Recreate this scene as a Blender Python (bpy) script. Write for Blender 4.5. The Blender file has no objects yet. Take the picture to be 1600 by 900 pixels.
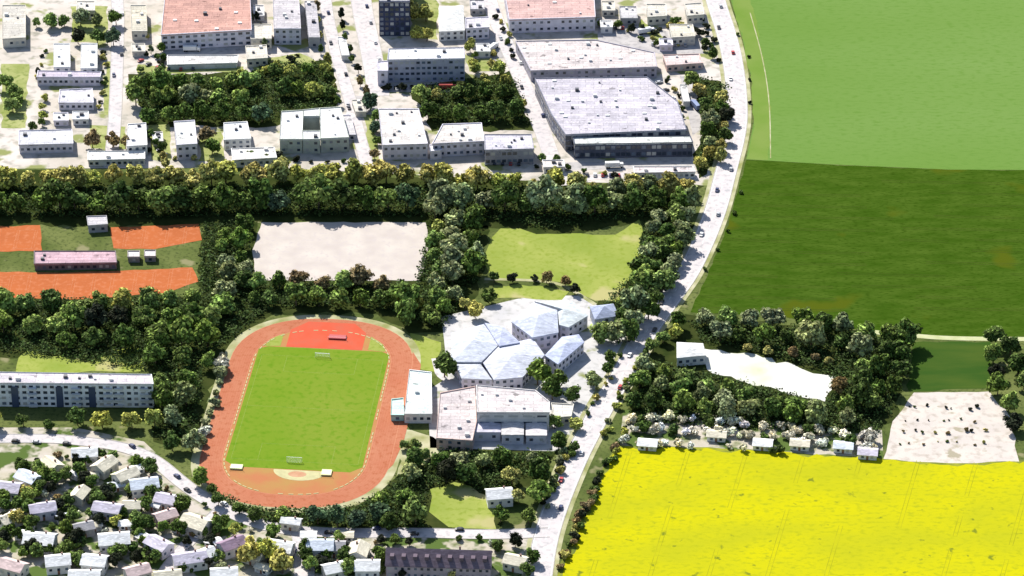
import bpy, bmesh, math, random
import numpy as np
from mathutils import Vector, Matrix

random.seed(7)
scene = bpy.context.scene
COL = scene.collection
PI = math.pi
R = math.radians

# ------------------------------------------------------------------ camera
F = 5692.0                      # focal length in photo pixels (1600 wide)
H = 955.0
PITCH = R(30.0)
CAM = Vector((0.0, -H / math.tan(PITCH), H))
FWD = Vector((0, math.cos(PITCH), -math.sin(PITCH)))
UPV = Vector((0, math.sin(PITCH), math.cos(PITCH)))
cd = bpy.data.cameras.new("camera")
cd.sensor_width = 36.0
cd.lens = 36.0 * F / 1600.0
cd.clip_start = 10.0
cd.clip_end = 20000.0
cam = bpy.data.objects.new("camera", cd)
cam.location = CAM
cam.rotation_euler = (PI / 2 - PITCH, 0, 0)
COL.objects.link(cam)
scene.camera = cam


def g(px, py, z=0.0):
    """survey: ground (or height z) position of a point measured in the photograph"""
    d = FWD * F + Vector((px - 800.0, 0, 0)) + UPV * (450.0 - py)
    t = (z - CAM.z) / d.z
    p = CAM + d * t
    return Vector((p.x, p.y, z))


# ------------------------------------------------------------------ light
SUN_EL = R(43.0)
sx, sy = -0.46, 0.89            # towards the sun on the ground
az = math.atan2(sx, sy)
w = bpy.data.worlds.new("World")
scene.world = w
w.use_nodes = True
nt = w.node_tree
bg = nt.nodes["Background"]
sky = nt.nodes.new("ShaderNodeTexSky")
sky.sky_type = 'NISHITA'
sky.sun_disc = False
sky.sun_elevation = SUN_EL
sky.sun_rotation = az
nt.links.new(sky.outputs[0], bg.inputs[0])
bg.inputs[1].default_value = 0.085
ld = bpy.data.lights.new("sun", 'SUN')
ld.energy = 4.6
ld.angle = R(0.5)
ld.color = (1.0, 0.955, 0.88)
sun = bpy.data.objects.new("sun", ld)
tosun = Vector((math.cos(SUN_EL) * math.sin(az), math.cos(SUN_EL) * math.cos(az), math.sin(SUN_EL)))
sun.rotation_euler = tosun.to_track_quat('Z', 'Y').to_euler()
sun.location = (0, 0, 400)
COL.objects.link(sun)
vs = scene.view_settings
vs.view_transform = 'Standard'
vs.look = 'None'
vs.gamma = 1.0
vs.exposure = 0.88
vs.use_curve_mapping = False

# ------------------------------------------------------------------ materials
MATS = {}


def mat(name, c, c2=None, scale=0.2, rough=0.85, detail=4.0, stretch=(1, 1, 1), lo=0.35, hi=0.65,
        spots=None, spot_scale=0.1, spot_at=0.62, fine=None, rot=0.0, metallic=0.0, spec=0.0, bricks=None):
    """two-tone noise colour, optional stretched streaks, optional sparse spots and fine grain"""
    if name in MATS:
        return MATS[name]
    m = bpy.data.materials.new(name)
    m.use_nodes = True
    n = m.node_tree.nodes
    l = m.node_tree.links
    b = n["Principled BSDF"]
    b.inputs["Roughness"].default_value = rough
    b.inputs["Metallic"].default_value = metallic
    b.inputs["Specular IOR Level"].default_value = spec if rough > 0.5 else 0.5
    MATS[name] = m
    if c2 is None:
        b.inputs["Base Color"].default_value = (*c, 1)
        return m
    tc = n.new("ShaderNodeTexCoord")
    mp = n.new("ShaderNodeMapping")
    mp.inputs["Scale"].default_value = stretch
    mp.inputs["Rotation"].default_value = (0, 0, rot)
    l.new(tc.outputs["Object"], mp.inputs[0])

    def ramp_noise(sc, lo, hi, det, src):
        t = n.new("ShaderNodeTexNoise")
        t.inputs["Scale"].default_value = sc
        t.inputs["Detail"].default_value = det
        l.new(src, t.inputs["Vector"])
        r = n.new("ShaderNodeMapRange")
        r.inputs[1].default_value = lo
        r.inputs[2].default_value = hi
        l.new(t.outputs[0], r.inputs[0])
        return r.outputs[0]

    def mix(f, a, bcol):
        x = n.new("ShaderNodeMix")
        x.data_type = 'RGBA'
        l.new(f, x.inputs[0])
        if isinstance(a, tuple):
            x.inputs[6].default_value = (*a, 1)
        else:
            l.new(a, x.inputs[6])
        x.inputs[7].default_value = (*bcol, 1)
        return x.outputs[2]
    out = mix(ramp_noise(scale, lo, hi, detail, mp.outputs[0]), c, c2)
    if fine:
        out = mix(ramp_noise(fine[1], 0.5, 0.72, 2.0, mp.outputs[0]), out, fine[0])
    if spots:
        out = mix(ramp_noise(spot_scale, spot_at, spot_at + 0.06, 3.0, tc.outputs["Object"]), out, spots)
    if bricks:
        k = n.new("ShaderNodeTexBrick")
        k.inputs["Scale"].default_value = 1.0
        k.inputs["Brick Width"].default_value = bricks[0]
        k.inputs["Row Height"].default_value = bricks[1]
        k.inputs["Mortar Size"].default_value = 0.12
        k.inputs["Color1"].default_value = (1, 1, 1, 1)
        k.inputs["Color2"].default_value = (.78, .79, .82, 1)
        k.inputs["Mortar"].default_value = (.5, .5, .52, 1)
        l.new(tc.outputs["Object"], k.inputs["Vector"])
        x = n.new("ShaderNodeMix")
        x.data_type = 'RGBA'
        x.blend_type = 'MULTIPLY'
        x.inputs[0].default_value = 1.0
        l.new(out, x.inputs[6])
        l.new(k.outputs["Color"], x.inputs[7])
        out = x.outputs[2]
    l.new(out, b.inputs["Base Color"])
    return m


def leaf_material():
    m = bpy.data.materials.new("leaf")
    m.use_nodes = True
    n = m.node_tree.nodes
    l = m.node_tree.links
    b = n["Principled BSDF"]
    b.inputs["Roughness"].default_value = 0.7
    b.inputs["Specular IOR Level"].default_value = 0.06
    oi = n.new("ShaderNodeObjectInfo")
    ge = n.new("ShaderNodeNewGeometry")
    mr = n.new("ShaderNodeMapRange")
    mr.inputs[3].default_value = 0.42
    mr.inputs[4].default_value = 2.7
    pw = n.new("ShaderNodeMath")
    pw.operation = 'POWER'
    pw.inputs[1].default_value = 2.2  # random leaf tone, skewed so a few leaves carry painted highlights
    l.new(ge.outputs["Random Per Island"], pw.inputs[0])
    l.new(pw.outputs[0], mr.inputs[0])
    mx = n.new("ShaderNodeMix")
    mx.data_type = 'RGBA'
    mx.blend_type = 'MULTIPLY'
    mx.inputs[0].default_value = 1.0
    l.new(oi.outputs["Color"], mx.inputs[6])
    l.new(mr.outputs[0], mx.inputs[7])
    l.new(mx.outputs[2], b.inputs["Base Color"])
    tr_ = n.new("ShaderNodeBsdfTranslucent")
    l.new(mx.outputs[2], tr_.inputs["Color"])
    ms = n.new("ShaderNodeMixShader")
    ms.inputs[0].default_value = 0.25
    l.new(b.outputs[0], ms.inputs[1])
    l.new(tr_.outputs[0], ms.inputs[2])
    l.new(ms.outputs[0], n["Material Output"].inputs["Surface"])
    return m


LEAF = leaf_material()
BARK = mat("bark", (0.09, 0.065, 0.045), (0.16, 0.12, 0.09), 1.5)
GLASS = mat("window_glass", (0.03, 0.04, 0.06), rough=0.15)
DARKGLASS = mat("blue_glass", (0.03, 0.045, 0.09), (0.06, 0.08, 0.14), 0.3, rough=0.2)
BLIND = mat("window_blind", (0.38, 0.38, 0.37), rough=0.6)
SKYGLASS = mat("bright_glass", (0.10, 0.13, 0.18), rough=0.12)
TYRE = mat("tyre_rubber", (0.02, 0.02, 0.02))


def paint(c, key=None):
    k = "paint_%d_%d_%d" % tuple(int(x * 100) for x in c)
    return mat(k, c, rough=0.35)


def plaster(c):
    k = "plaster_%d_%d_%d" % tuple(int(x * 100) for x in c)
    return mat(k, c, tuple(x * 0.8 for x in c), 0.25, rough=0.9, spots=tuple(x * 0.6 for x in c), spot_scale=0.5, spot_at=0.64)


def roofing(c):
    k = "roofing_%d_%d_%d" % tuple(int(x * 100) for x in c)
    return mat(k, c, tuple(x * 0.78 for x in c), 0.16, rough=0.8, detail=6,
               fine=(tuple(min(1, x * 1.15) for x in c), 0.9), spots=tuple(x * 0.45 for x in c), spot_scale=0.2, spot_at=0.64, bricks=(9.0, 3.0))


def shingle(c):
    k = "shingle_%d_%d_%d" % tuple(int(x * 100) for x in c)
    return mat(k, c, tuple(x * 0.7 for x in c), 0.5, rough=0.85, detail=6, stretch=(0.35, 1, 1),
               fine=(tuple(min(1, x * 1.2) for x in c), 1.4))


# ------------------------------------------------------------------ mesh helpers
def link(o, parent=None):
    COL.objects.link(o)
    if parent is not None:
        o.parent = parent
    return o


def obj(name, bm, m, parent=None, loc=None):
    me = bpy.data.meshes.new(name)
    bm.normal_update()
    bm.to_mesh(me)
    bm.free()
    if m is not None:
        me.materials.append(m)
    o = bpy.data.objects.new(name, me)
    link(o, parent)
    if loc is not None:
        o.location = loc
    return o


def thing(name, label, cat, loc, group=None, rz=0.0):
    o = bpy.data.objects.new(name, None)
    o.empty_display_size = 1.0
    o.location = loc
    o.rotation_euler = (0, 0, rz)
    o["label"] = label
    o["category"] = cat
    if group:
        o["group"] = group
    return link(o)


def sheet(name, pts, z, m, kind="structure"):
    """flat ground surface: polygon of world xy points at height z"""
    bm = bmesh.new()
    vs_ = [bm.verts.new((p[0], p[1], z)) for p in pts]
    f = bm.faces.new(vs_)
    f.normal_update()
    if f.normal.z < 0:
        f.normal_flip()
    bmesh.ops.triangulate(bm, faces=[f])
    o = obj(name, bm, m)
    o["kind"] = kind
    return o


def psheet(name, px, z, m, rough_edge=0.0, step=6.0):
    pts = [g(x, y) for x, y in px]
    if rough_edge:
        out = []
        rr = random.Random(len(px) * 31 + int(px[0][0]))
        for i, a in enumerate(pts):
            b = pts[(i + 1) % len(pts)]
            k = max(1, min(80, int((b - a).length / step)))
            d = (b - a).normalized()
            nn = Vector((-d.y, d.x, 0))
            for j in range(k):
                out.append(a.lerp(b, j / k) + nn * rr.uniform(-rough_edge, rough_edge))
        pts = out
    return sheet(name, pts, z, m)


def resample(pts, step):
    out = [pts[0].copy()]
    acc = 0.0
    for a, b in zip(pts, pts[1:]):
        L = (b - a).length
        pos = step - acc
        while pos <= L:
            out.append(a.lerp(b, pos / L))
            pos += step
        acc = L - (pos - step)
    return out


def smooth(pts, n=3):
    for _ in range(n):
        q = [pts[0]]
        for a, b in zip(pts, pts[1:]):
            q += [a.lerp(b, 0.25), a.lerp(b, 0.75)]
        q.append(pts[-1])
        pts = q
    return pts


def normals2(pts):
    out = []
    for i in range(len(pts)):
        d = pts[min(i + 1, len(pts) - 1)] - pts[max(i - 1, 0)]
        d.normalize()
        out.append(Vector((-d.y, d.x, 0)))
    return out


def ribbon_bm(pts, half, z, bm=None, off=0.0):
    bm = bm or bmesh.new()
    nn = normals2(pts)
    prev = None
    for p, q in zip(pts, nn):
        a = bm.verts.new((p.x + q.x * (off + half), p.y + q.y * (off + half), z))
        b = bm.verts.new((p.x + q.x * (off - half), p.y + q.y * (off - half), z))
        if prev:
            bm.faces.new((prev[0], prev[1], b, a))
        prev = (a, b)
    return bm


def road(name, px, width, z, m, kerb=True, dashes=False, mk=None):
    pts = smooth([g(x, y) for x, y in px])
    o = obj(name, ribbon_bm(pts, width / 2, z), m)
    o["kind"] = "structure"
    if kerb:
        bm = bmesh.new()
        for s in (1, -1):
            nn = normals2(pts)
            prev = None
            for p, q in zip(pts, nn):
                ring = []
                for a, zz in ((width / 2, z), (width / 2, z + .12), (width / 2 + .35, z + .12), (width / 2 + .35, 0.0)):
                    ring.append(bm.verts.new((p.x + q.x * s * a, p.y + q.y * s * a, zz)))
                if prev:
                    for i in range(3):
                        bm.faces.new((prev[i], prev[i + 1], ring[i + 1], ring[i]))
                prev = ring
        k = obj("kerb", bm, KERB)
        k["kind"] = "structure"
    if dashes:
        bm = bmesh.new()
        q = resample(pts, 3.0)
        for i in range(0, len(q) - 2, 3):
            ribbon_bm(q[i:i + 2], 0.09, z + .012, bm)
        for off in (width / 2 - .5, -width / 2 + .5):
            ribbon_bm(pts, 0.08, z + .012, bm, off)
        k = obj("road_markings", bm, WHITE_LINE)
        k["kind"] = "structure"
    return pts


def bx(bm, cx, cy, cz, sx_, sy_, sz, rz=0.0):
    mt = Matrix.Translation((cx, cy, cz)) @ Matrix.Rotation(rz, 4, 'Z') @ Matrix.Diagonal((sx_, sy_, sz, 1))
    bmesh.ops.create_cube(bm, size=1.0, matrix=mt)


# ------------------------------------------------------------------ ground surfaces
KERB = mat("kerb_stone", (0.42, 0.40, 0.37), (0.34, 0.33, 0.31), 0.5)
WHITE_LINE = mat("white_line", (0.8, 0.8, 0.78), rough=0.7)
M_GRASS = mat("rough_grass", (0.06, 0.085, 0.022), (0.13, 0.15, 0.05), 0.035, detail=9, fine=(0.045, .06, .02) and ((0.045, 0.06, 0.02), 0.5),
              spots=(0.2, 0.19, 0.1), spot_scale=0.06, spot_at=0.63)
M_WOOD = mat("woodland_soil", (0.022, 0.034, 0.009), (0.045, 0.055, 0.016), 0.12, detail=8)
M_TOWN = mat("town_paving", (0.40, 0.365, 0.315), (0.52, 0.475, 0.44), 0.03, detail=9, fine=((0.27, 0.26, 0.22), 0.16),
             spots=(0.21, 0.23, 0.09), spot_scale=0.05, spot_at=0.565)
M_RES = mat("garden_ground", (0.36, 0.33, 0.24), (0.44, 0.40, 0.36), 0.09, detail=8, fine=((0.14, 0.16, 0.07), 0.16),
            spots=(0.075, 0.115, 0.03), spot_scale=0.07, spot_at=0.50)
M_ROAD = mat("pale_asphalt", (0.46, 0.43, 0.435), (0.53, 0.49, 0.48), 0.09, detail=8, fine=((0.34, 0.33, 0.34), 0.35))
M_VERGE = mat("dry_verge", (0.22, 0.23, 0.09), (0.42, 0.40, 0.27), 0.09, detail=8)
M_SAND = mat("pale_sand", (0.42, 0.375, 0.345), (0.49, 0.445, 0.40), 0.10, detail=9, fine=((0.42, 0.375, 0.36), 0.4))
M_MEADOW = mat("mown_meadow", (0.19, 0.245, 0.045), (0.27, 0.30, 0.075), 0.03, detail=8, fine=((0.18, 0.23, 0.035), 0.35), spots=(0.34, 0.32, 0.14), spot_scale=0.03, spot_at=0.6)
M_LIGHT = mat("young_wheat", (0.104, 0.19, 0.036), (0.130, 0.212, 0.056), 0.012, detail=12, stretch=(0.4, 1.0, 1), lo=.25, hi=.75, fine=((0.096, 0.18, 0.034), 0.5))
M_DARK = mat("dark_crop", (0.031, 0.068, 0.005), (0.050, 0.090, 0.010), 0.12, detail=12, stretch=(0.45, 1.4, 1), lo=.35, hi=.65, fine=((0.022, 0.050, 0.003), 0.7),
             spots=(0.060, 0.080, 0.006), spot_scale=0.02, spot_at=0.60)
M_RAPE = mat("rapeseed_bloom", (0.41, 0.385, 0.006), (0.335, 0.335, 0.011), 0.03, detail=12, stretch=(0.7, 1.2, 1), fine=((0.29, 0.30, 0.010), 0.42),
             spots=(0.15, 0.175, 0.015), spot_scale=0.15, spot_at=0.655)
M_PITCH = mat("pitch_turf", (0.12, 0.205, 0.014), (0.17, 0.22, 0.03), 0.014, detail=8, fine=((0.10, 0.19, 0.012), 0.3))
M_TRACK = mat("track_rubber", (0.36, 0.125, 0.07), (0.385, 0.155, 0.09), 0.05, detail=8, fine=((0.31, 0.10, 0.05), 0.4))
M_REDZONE = mat("red_rubber", (0.50, 0.085, 0.045), (0.43, 0.10, 0.06), 0.12, detail=6)
M_CLAY = mat("court_clay", (0.385, 0.115, 0.042), (0.35, 0.105, 0.04), 0.06, detail=7, fine=((0.42, 0.15, 0.07), 0.4))
M_CREAM = mat("cream_sand", (0.46, 0.43, 0.24), (0.38, 0.36, 0.2), 0.3, detail=6)
M_CHALK = mat("chalk_ground", (0.57, 0.57, 0.52), (0.44, 0.46, 0.32), 0.045, detail=8, lo=0.5, hi=0.75)
M_PLOT = mat("pale_plot", (0.45, 0.41, 0.38), (0.52, 0.47, 0.42), 0.07, detail=8, fine=((0.36, .32, .28), 0.25), spots=(0.30, 0.27, 0.2), spot_scale=0.09, spot_at=0.6)
M_SMALLPLOT = mat("small_crop", (0.03, 0.07, 0.012), (0.05, 0.085, 0.015), 0.08, detail=8, stretch=(0.4, 1.4, 1))

sheet("ground", [(-6000, -2600), (6000, -2600), (6000, 9000), (-6000, 9000)], 0.0, M_GRASS)
psheet("town_paving", [(-400, -250), (1085, -250), (1100, -20), (1140, 110), (1146, 200), (1110, 290), (820, 282), (430, 262), (-400, 265)], 0.02, M_TOWN)
psheet("garden_ground", [(-400, 668), (118, 668), (225, 690), (305, 765), (400, 812), (560, 830), (850, 835), (850, 905), (800, 1100), (-400, 1100)], 0.02, M_RES)
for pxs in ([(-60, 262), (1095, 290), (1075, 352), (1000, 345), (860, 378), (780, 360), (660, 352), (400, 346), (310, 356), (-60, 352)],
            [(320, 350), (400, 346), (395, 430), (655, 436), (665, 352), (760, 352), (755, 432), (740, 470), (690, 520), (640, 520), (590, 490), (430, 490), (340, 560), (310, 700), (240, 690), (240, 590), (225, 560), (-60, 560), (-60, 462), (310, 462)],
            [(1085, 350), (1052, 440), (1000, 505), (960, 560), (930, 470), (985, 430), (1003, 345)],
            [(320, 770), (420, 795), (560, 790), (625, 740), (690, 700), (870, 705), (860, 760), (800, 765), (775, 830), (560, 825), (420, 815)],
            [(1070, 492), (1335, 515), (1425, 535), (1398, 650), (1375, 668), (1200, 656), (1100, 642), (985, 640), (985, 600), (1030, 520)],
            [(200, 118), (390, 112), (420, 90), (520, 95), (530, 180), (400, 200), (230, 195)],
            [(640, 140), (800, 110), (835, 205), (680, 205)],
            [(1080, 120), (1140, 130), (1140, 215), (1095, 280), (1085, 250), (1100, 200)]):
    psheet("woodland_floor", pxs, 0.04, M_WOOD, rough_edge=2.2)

psheet("light_green_field", [(1128, -260), (1136, -20), (1160, 60), (1176, 130), (1178, 190), (1166, 249), (1300, 257), (1482, 265), (2100, 268), (2100, -260)], 0.03, M_LIGHT)
psheet("dark_green_field", [(1166, 249.5), (1300, 257.5), (1482, 265.5), (2100, 268.5), (2100, 520), (1600, 526), (1482, 526), (1420, 520), (1330, 514), (1220, 494), (1078, 488), (1105, 430), (1137, 352), (1155, 290)], 0.05, M_DARK, rough_edge=0.5)
psheet("rapeseed_margin", [(962, 696), (1130, 700), (1250, 708), (1380, 715), (1482, 724), (1620, 719), (1600, 760), (1000, 760), (880, 1150), (740, 1150), (868, 905), (897, 832), (928, 762)], 0.045, mat("margin_weeds", (0.10, 0.13, 0.03), (0.24, 0.25, 0.03), 0.15, detail=8), rough_edge=0.8)
psheet("rapeseed_field", [(968, 699), (1130, 703), (1250, 711), (1380, 718), (1482, 727), (1620, 722), (2100, 730), (2100, 1150), (760, 1150), (876, 905), (904, 832), (935, 762)], 0.06, M_RAPE, rough_edge=2.2, step=4)
psheet("small_green_plot", [(1424, 534), (1545, 534), (1552, 606), (1418, 612)], 0.05, M_SMALLPLOT, rough_edge=1.0)
psheet("pale_plot", [(1428, 614), (1545, 612), (1578, 650), (1592, 720), (1482, 725), (1380, 717), (1394, 658)], 0.05, M_PLOT, rough_edge=0.8)
psheet("garden_ground", [(974, 640), (1100, 646), (1200, 660), (1378, 672), (1380, 716), (1250, 709), (1130, 701), (968, 697)], 0.03, M_RES)
psheet("chalk_yard", [(1098, 544), (1180, 556), (1308, 590), (1290, 626), (1200, 606), (1128, 588), (1100, 570)], 0.06, M_CHALK, rough_edge=2.2, step=4)
psheet("sand_pitch", [(409, 347), (664, 348), (669, 380), (666, 412), (655, 438), (402, 438), (394, 392)], 0.06, M_SAND, rough_edge=0.7)
psheet("meadow", [(782, 356), (815, 356), (838, 366), (960, 366), (1003, 343), (1002, 390), (985, 432), (966, 472), (930, 470), (886, 442), (768, 434), (757, 395), (772, 372)], 0.06, M_MEADOW, rough_edge=1.5)
psheet("lawn", [(772, 446), (845, 446), (885, 455), (878, 468), (775, 466)], 0.06, M_MEADOW, rough_edge=1.5)
psheet("lawn", [(672, 764), (712, 752), (772, 778), (776, 826), (700, 824), (668, 800)], 0.06, M_MEADOW, rough_edge=1.5)
psheet("lawn", [(135, 566), (170, 546), (212, 544), (224, 580), (20, 582), (40, 548)], 0.06, M_MEADOW, rough_edge=1.5)
psheet("lawn", [(642, 520), (690, 535), (682, 580), (648, 576)], 0.06, M_MEADOW, rough_edge=1.0)
psheet("lawn", [(625, 668), (690, 690), (690, 712), (640, 740), (622, 742)], 0.05, M_VERGE, rough_edge=1.5)
psheet("school_yard", [(690, 495), (830, 462), (905, 462), (985, 505), (950, 610), (905, 690), (865, 705), (672, 700), (668, 610), (700, 590)], 0.05, mat('school_paving', (0.42, 0.415, 0.42), (0.50, 0.485, 0.47), 0.05, detail=9, fine=((0.33, .33, .32), 0.25), spots=(0.2, 0.22, 0.09), spot_scale=0.06, spot_at=0.6))
psheet("clay_court", [(172, 356), (312, 350), (316, 376), (240, 390), (178, 388)], 0.06, M_CLAY, rough_edge=0.6)
psheet("clay_court", [(-60, 356), (62, 352), (66, 392), (-60, 394)], 0.06, M_CLAY, rough_edge=0.6)
psheet("clay_court", [(-60, 424), (118, 426), (300, 418), (311, 440), (255, 458), (118, 468), (-60, 464)], 0.07, M_CLAY, rough_edge=0.6)

M_YARD = mat("yard_asphalt", (0.34, 0.325, 0.325), (0.43, 0.41, 0.40), 0.07, detail=8, fine=((0.26, .25, .25), 0.3))
for pxs in ([(932, 28), (1000, 36), (1096, 66), (1100, 84), (1030, 84), (935, 62)], [(880, 254), (1080, 250), (1088, 262), (884, 266)], [(600, 132), (725, 132), (728, 144), (600, 144)],
            [(1062, 118), (1082, 120), (1096, 200), (1082, 212)], [(540, 150), (585, 150), (592, 178), (560, 182)], [(254, 74), (396, 66), (398, 84), (258, 90)], [(745, 50), (780, 48), (800, 90), (740, 92)]):
    psheet("yard", pxs, 0.045, M_YARD, rough_edge=.3)
M_TLAWN = mat("town_lawn", (0.20, 0.235, 0.07), (0.33, 0.34, 0.15), 0.06, detail=8, fine=((0.14, 0.18, 0.045), 0.3))
for pxs in ([(216, 100), (262, 106), (380, 104), (380, 112), (214, 116)], [(166, 96), (176, 96), (176, 180), (160, 180)], [(232, 196), (266, 194), (268, 250), (236, 250)], [(384, 96), (470, 82), (494, 96), (400, 110)],
            [(728, 96), (768, 92), (790, 112), (734, 112)], [(140, 196), (196, 198), (196, 232), (140, 232)], [(640, 0), (684, 0), (684, 62), (644, 60)], [(310, 206), (346, 206), (352, 252), (312, 252)],
            [(1000, 30), (1044, 62), (1034, 68), (996, 44)], [(2, 100), (46, 100), (40, 200), (2, 200)], [(566, 180), (584, 178), (592, 256), (584, 258)], [(110, 10), (166, 10), (166, 66), (112, 66)]):
    psheet("lawn", pxs, 0.05, M_TLAWN, rough_edge=1.2)

# courts' lines
bm = bmesh.new()
for cx, cy in ((210, 372), (275, 368), (40, 374), (30, 445), (100, 446), (160, 446), (225, 441), (280, 436)):
    c = g(cx, cy)
    for u in (-5.5, -4.1, 4.1, 5.5):
        bx(bm, c.x + u, c.y, 0.085, 0.05, 20, 0.012)
    for v in (-10, 10):
        bx(bm, c.x, c.y + v, 0.083, 11, 0.05, 0.012)
o = obj("court_markings", bm, mat("worn_court_line", (0.55, 0.32, 0.2), rough=0.9))
o["kind"] = "structure"

# ------------------------------------------------------------------ roads
MAIN = [(1085, -250), (1104, -60), (1117, 0), (1138, 60), (1149, 120), (1153, 180), (1147, 220), (1135, 264), (1117, 336), (1080, 420),
        (1050, 462), (1016, 509), (996, 540), (974, 585), (944, 630), (919, 678), (902, 710), (882, 756), (862, 808), (850, 850), (842, 905), (815, 1100)]
vpts = smooth([g(x, y) for x, y in MAIN])
o = obj("road_verge", ribbon_bm(vpts, 8.2, 0.08), M_VERGE)
o["kind"] = "structure"
MAINPTS = road("main_road", MAIN, 11.5, 0.10, M_ROAD, True, True)
road("street", [(490, -250), (505, 0), (527, 90), (548, 160), (562, 215), (576, 268)], 7.0, 0.08, M_ROAD, True)
road("street", [(540, -250), (562, 0), (578, 70), (592, 150)], 12.0, 0.08, M_ROAD, True)
road("street", [(690, -250), (762, 0), (800, 90), (835, 170), (868, 262), (880, 290)], 9.0, 0.08, M_ROAD, True)
road("street", [(150, -250), (186, 0), (183, 90), (180, 185), (172, 262)], 7.0, 0.08, M_ROAD, True)
road("street", [(-300, 690), (60, 684), (118, 688), (190, 697), (240, 716), (290, 760), (345, 795), (420, 826), (520, 834), (650, 832), (760, 836), (858, 832)], 7.5, 0.09, M_ROAD, True)
road("street", [(470, 830), (478, 870), (470, 960), (460, 1100)], 9.0, 0.075, M_ROAD, True)
road("street", [(345, 795), (300, 840), (250, 900), (200, 1000)], 6.0, 0.08, M_ROAD, True)
road("path", [(870, 285), (960, 272), (1092, 276)], 6.0, 0.07, M_ROAD, False)
road("path", [(1172, 20), (1192, 90), (1203, 160), (1204, 247)], 0.6, 0.065, M_VERGE, False)
M_DUST = mat("dusty_track", (0.42, 0.43, 0.26), (0.36, 0.38, 0.2), 0.2)
road("field_track", [(1366, 519), (1420, 524), (1482, 529), (1600, 530), (2100, 532)], 4.0, 0.08, M_DUST, False)
road("path", [(757, 436), (840, 438), (880, 444), (930, 476)], 2.5, 0.085, M_VERGE, False)
road("path", [(900, 640), (860, 625), (830, 612), (690, 600), (680, 560)], 4.0, 0.075, M_ROAD, False)

bm = bmesh.new()
rt = random.Random(9)
for k in range(9):
    a, b = g(985 + k * 90, 704 + k * 3.2), g(905 + k * 92, 960)
    q = resample([a, b], 6.0)
    i = 0
    while i < len(q) - 4:
        j = min(len(q) - 1, i + rt.randint(4, 14))
        for off in (-.9, .9):
            ribbon_bm(q[i:j], 0.13, 0.075, bm, off)
        i = j + rt.randint(1, 7)
o = obj("rapeseed_tramline", bm, mat("rapeseed_gap", (0.22, 0.225, 0.012), (0.33, 0.32, 0.012), 0.1))
o["kind"] = "structure"
# broken tramlines of the sprayer in the dark crop, and a lighter headland on the wheat
bm = bmesh.new()
rt = random.Random(3)
for y in range(284, 500, 18):
    x = 1165 - (y - 284) * .4
    while x < 1900:
        x2 = x + rt.uniform(60, 260)
        a, b = g(x, y + rt.uniform(-1, 1)), g(x2, y + 4 + rt.uniform(-1, 1))
        for off in (-0.9, 0.9):
            ribbon_bm([a, b], 0.16, 0.075, bm, off)
        x = x2 + rt.uniform(20, 160)
o = obj("tramline", bm, mat("tramline_soil", (0.035, 0.06, 0.008), (0.06, 0.08, 0.015), 0.05))
o["kind"] = "structure"
psheet("field_headland", [(1137, -20), (1160, 60), (1176, 130), (1178, 190), (1167, 248), (1202, 250), (1203, 160), (1192, 90), (1170, -20)], 0.045,
       mat("headland_grass", (0.115, 0.195, 0.032), (0.15, 0.215, 0.05), 0.04, detail=8), rough_edge=1.0)

# ------------------------------------------------------------------ stadium surfaces
TC = g(482, 640)
TA = R(-5.4)                      # long axis turned clockwise from north


def tr(u, v):                     # u across, v along the long axis
    return (TC.x + u * math.cos(TA) - v * math.sin(TA), TC.y + u * math.sin(TA) + v * math.cos(TA))


def oval(r, sl=42.2, n=24):
    """stadium shape whose bends are a little squarer than half circles"""
    e = 2 / 2.35
    p = []
    for k in (0, 1):
        for i in range(n + 1):
            a = PI * i / n + k * PI
            c, q = math.cos(a), math.sin(a)
            p.append((r * math.copysign(abs(c) ** e, c), (sl if k == 0 else -sl) + r * math.copysign(abs(q) ** e, q)))
    return p


def ring(name, r0, r1, z, m):
    bm = bmesh.new()
    a = [bm.verts.new((*tr(*p), z)) for p in oval(r0)]
    b = [bm.verts.new((*tr(*p), z)) for p in oval(r1)]
    n = len(a)
    for i in range(n):
        bm.faces.new((a[i], b[i], b[(i + 1) % n], a[(i + 1) % n]))
    for f in bm.faces:
        f.normal_update()
        if f.normal.z < 0:
            f.normal_flip()
    o = obj(name, bm, m)
    o["kind"] = "structure"
    return o


sheet("track_apron", [tr(*p) for p in oval(50.5)], 0.08, M_VERGE)
ring("running_track", 35.3, 46.3, 0.12, M_TRACK)
sheet("infield", [tr(*p) for p in oval(35.3)], 0.10, mat("infield_rubber", (0.37, 0.15, 0.07), (0.33, 0.2, 0.07), 0.07, detail=7))
sheet("football_pitch", [tr(-33.5, -50), (tr(-28, -55)), tr(28, -55), tr(33.5, -50), tr(33.5, 56), tr(29, 58.5), tr(-29, 58.5), tr(-33.5, 56)], 0.12, M_PITCH)
sheet("high_jump_zone", [tr(-20, 59), tr(19, 59), tr(19, 76), tr(12, 85), tr(-12, 85), tr(-20, 76)], 0.14, M_REDZONE)
p = [(4 + 13 * math.cos(PI + PI * i / 16), -55.5 + 9 * math.sin(PI + PI * i / 16)) for i in range(17)]
sheet("throwing_sector", [tr(*q) for q in p], 0.135, M_CREAM)
sheet("shot_put_circle", [tr(3 + 4.5 * math.cos(i * PI / 8), -59 + 2.6 * math.sin(i * PI / 8)) for i in range(16)], 0.15, mat("pink_rubber", (0.45, 0.27, 0.17), (0.4, 0.22, 0.13), 0.3))
sheet("run_up_strip", [tr(44, -56), tr(48, -46), tr(50.5, -25), tr(51.5, 30), tr(50.5, 48), tr(45, 60)], 0.115, M_TRACK)
sheet("grass_wedge", [tr(22, 59.5), tr(31, 58.5), tr(29, 66), tr(22, 73)], 0.13, M_MEADOW)
sheet("grass_wedge", [tr(-31, 58.5), tr(-23, 59.5), tr(-23, 72), tr(-29, 66)], 0.13, M_MEADOW)
bm = bmesh.new()
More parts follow.
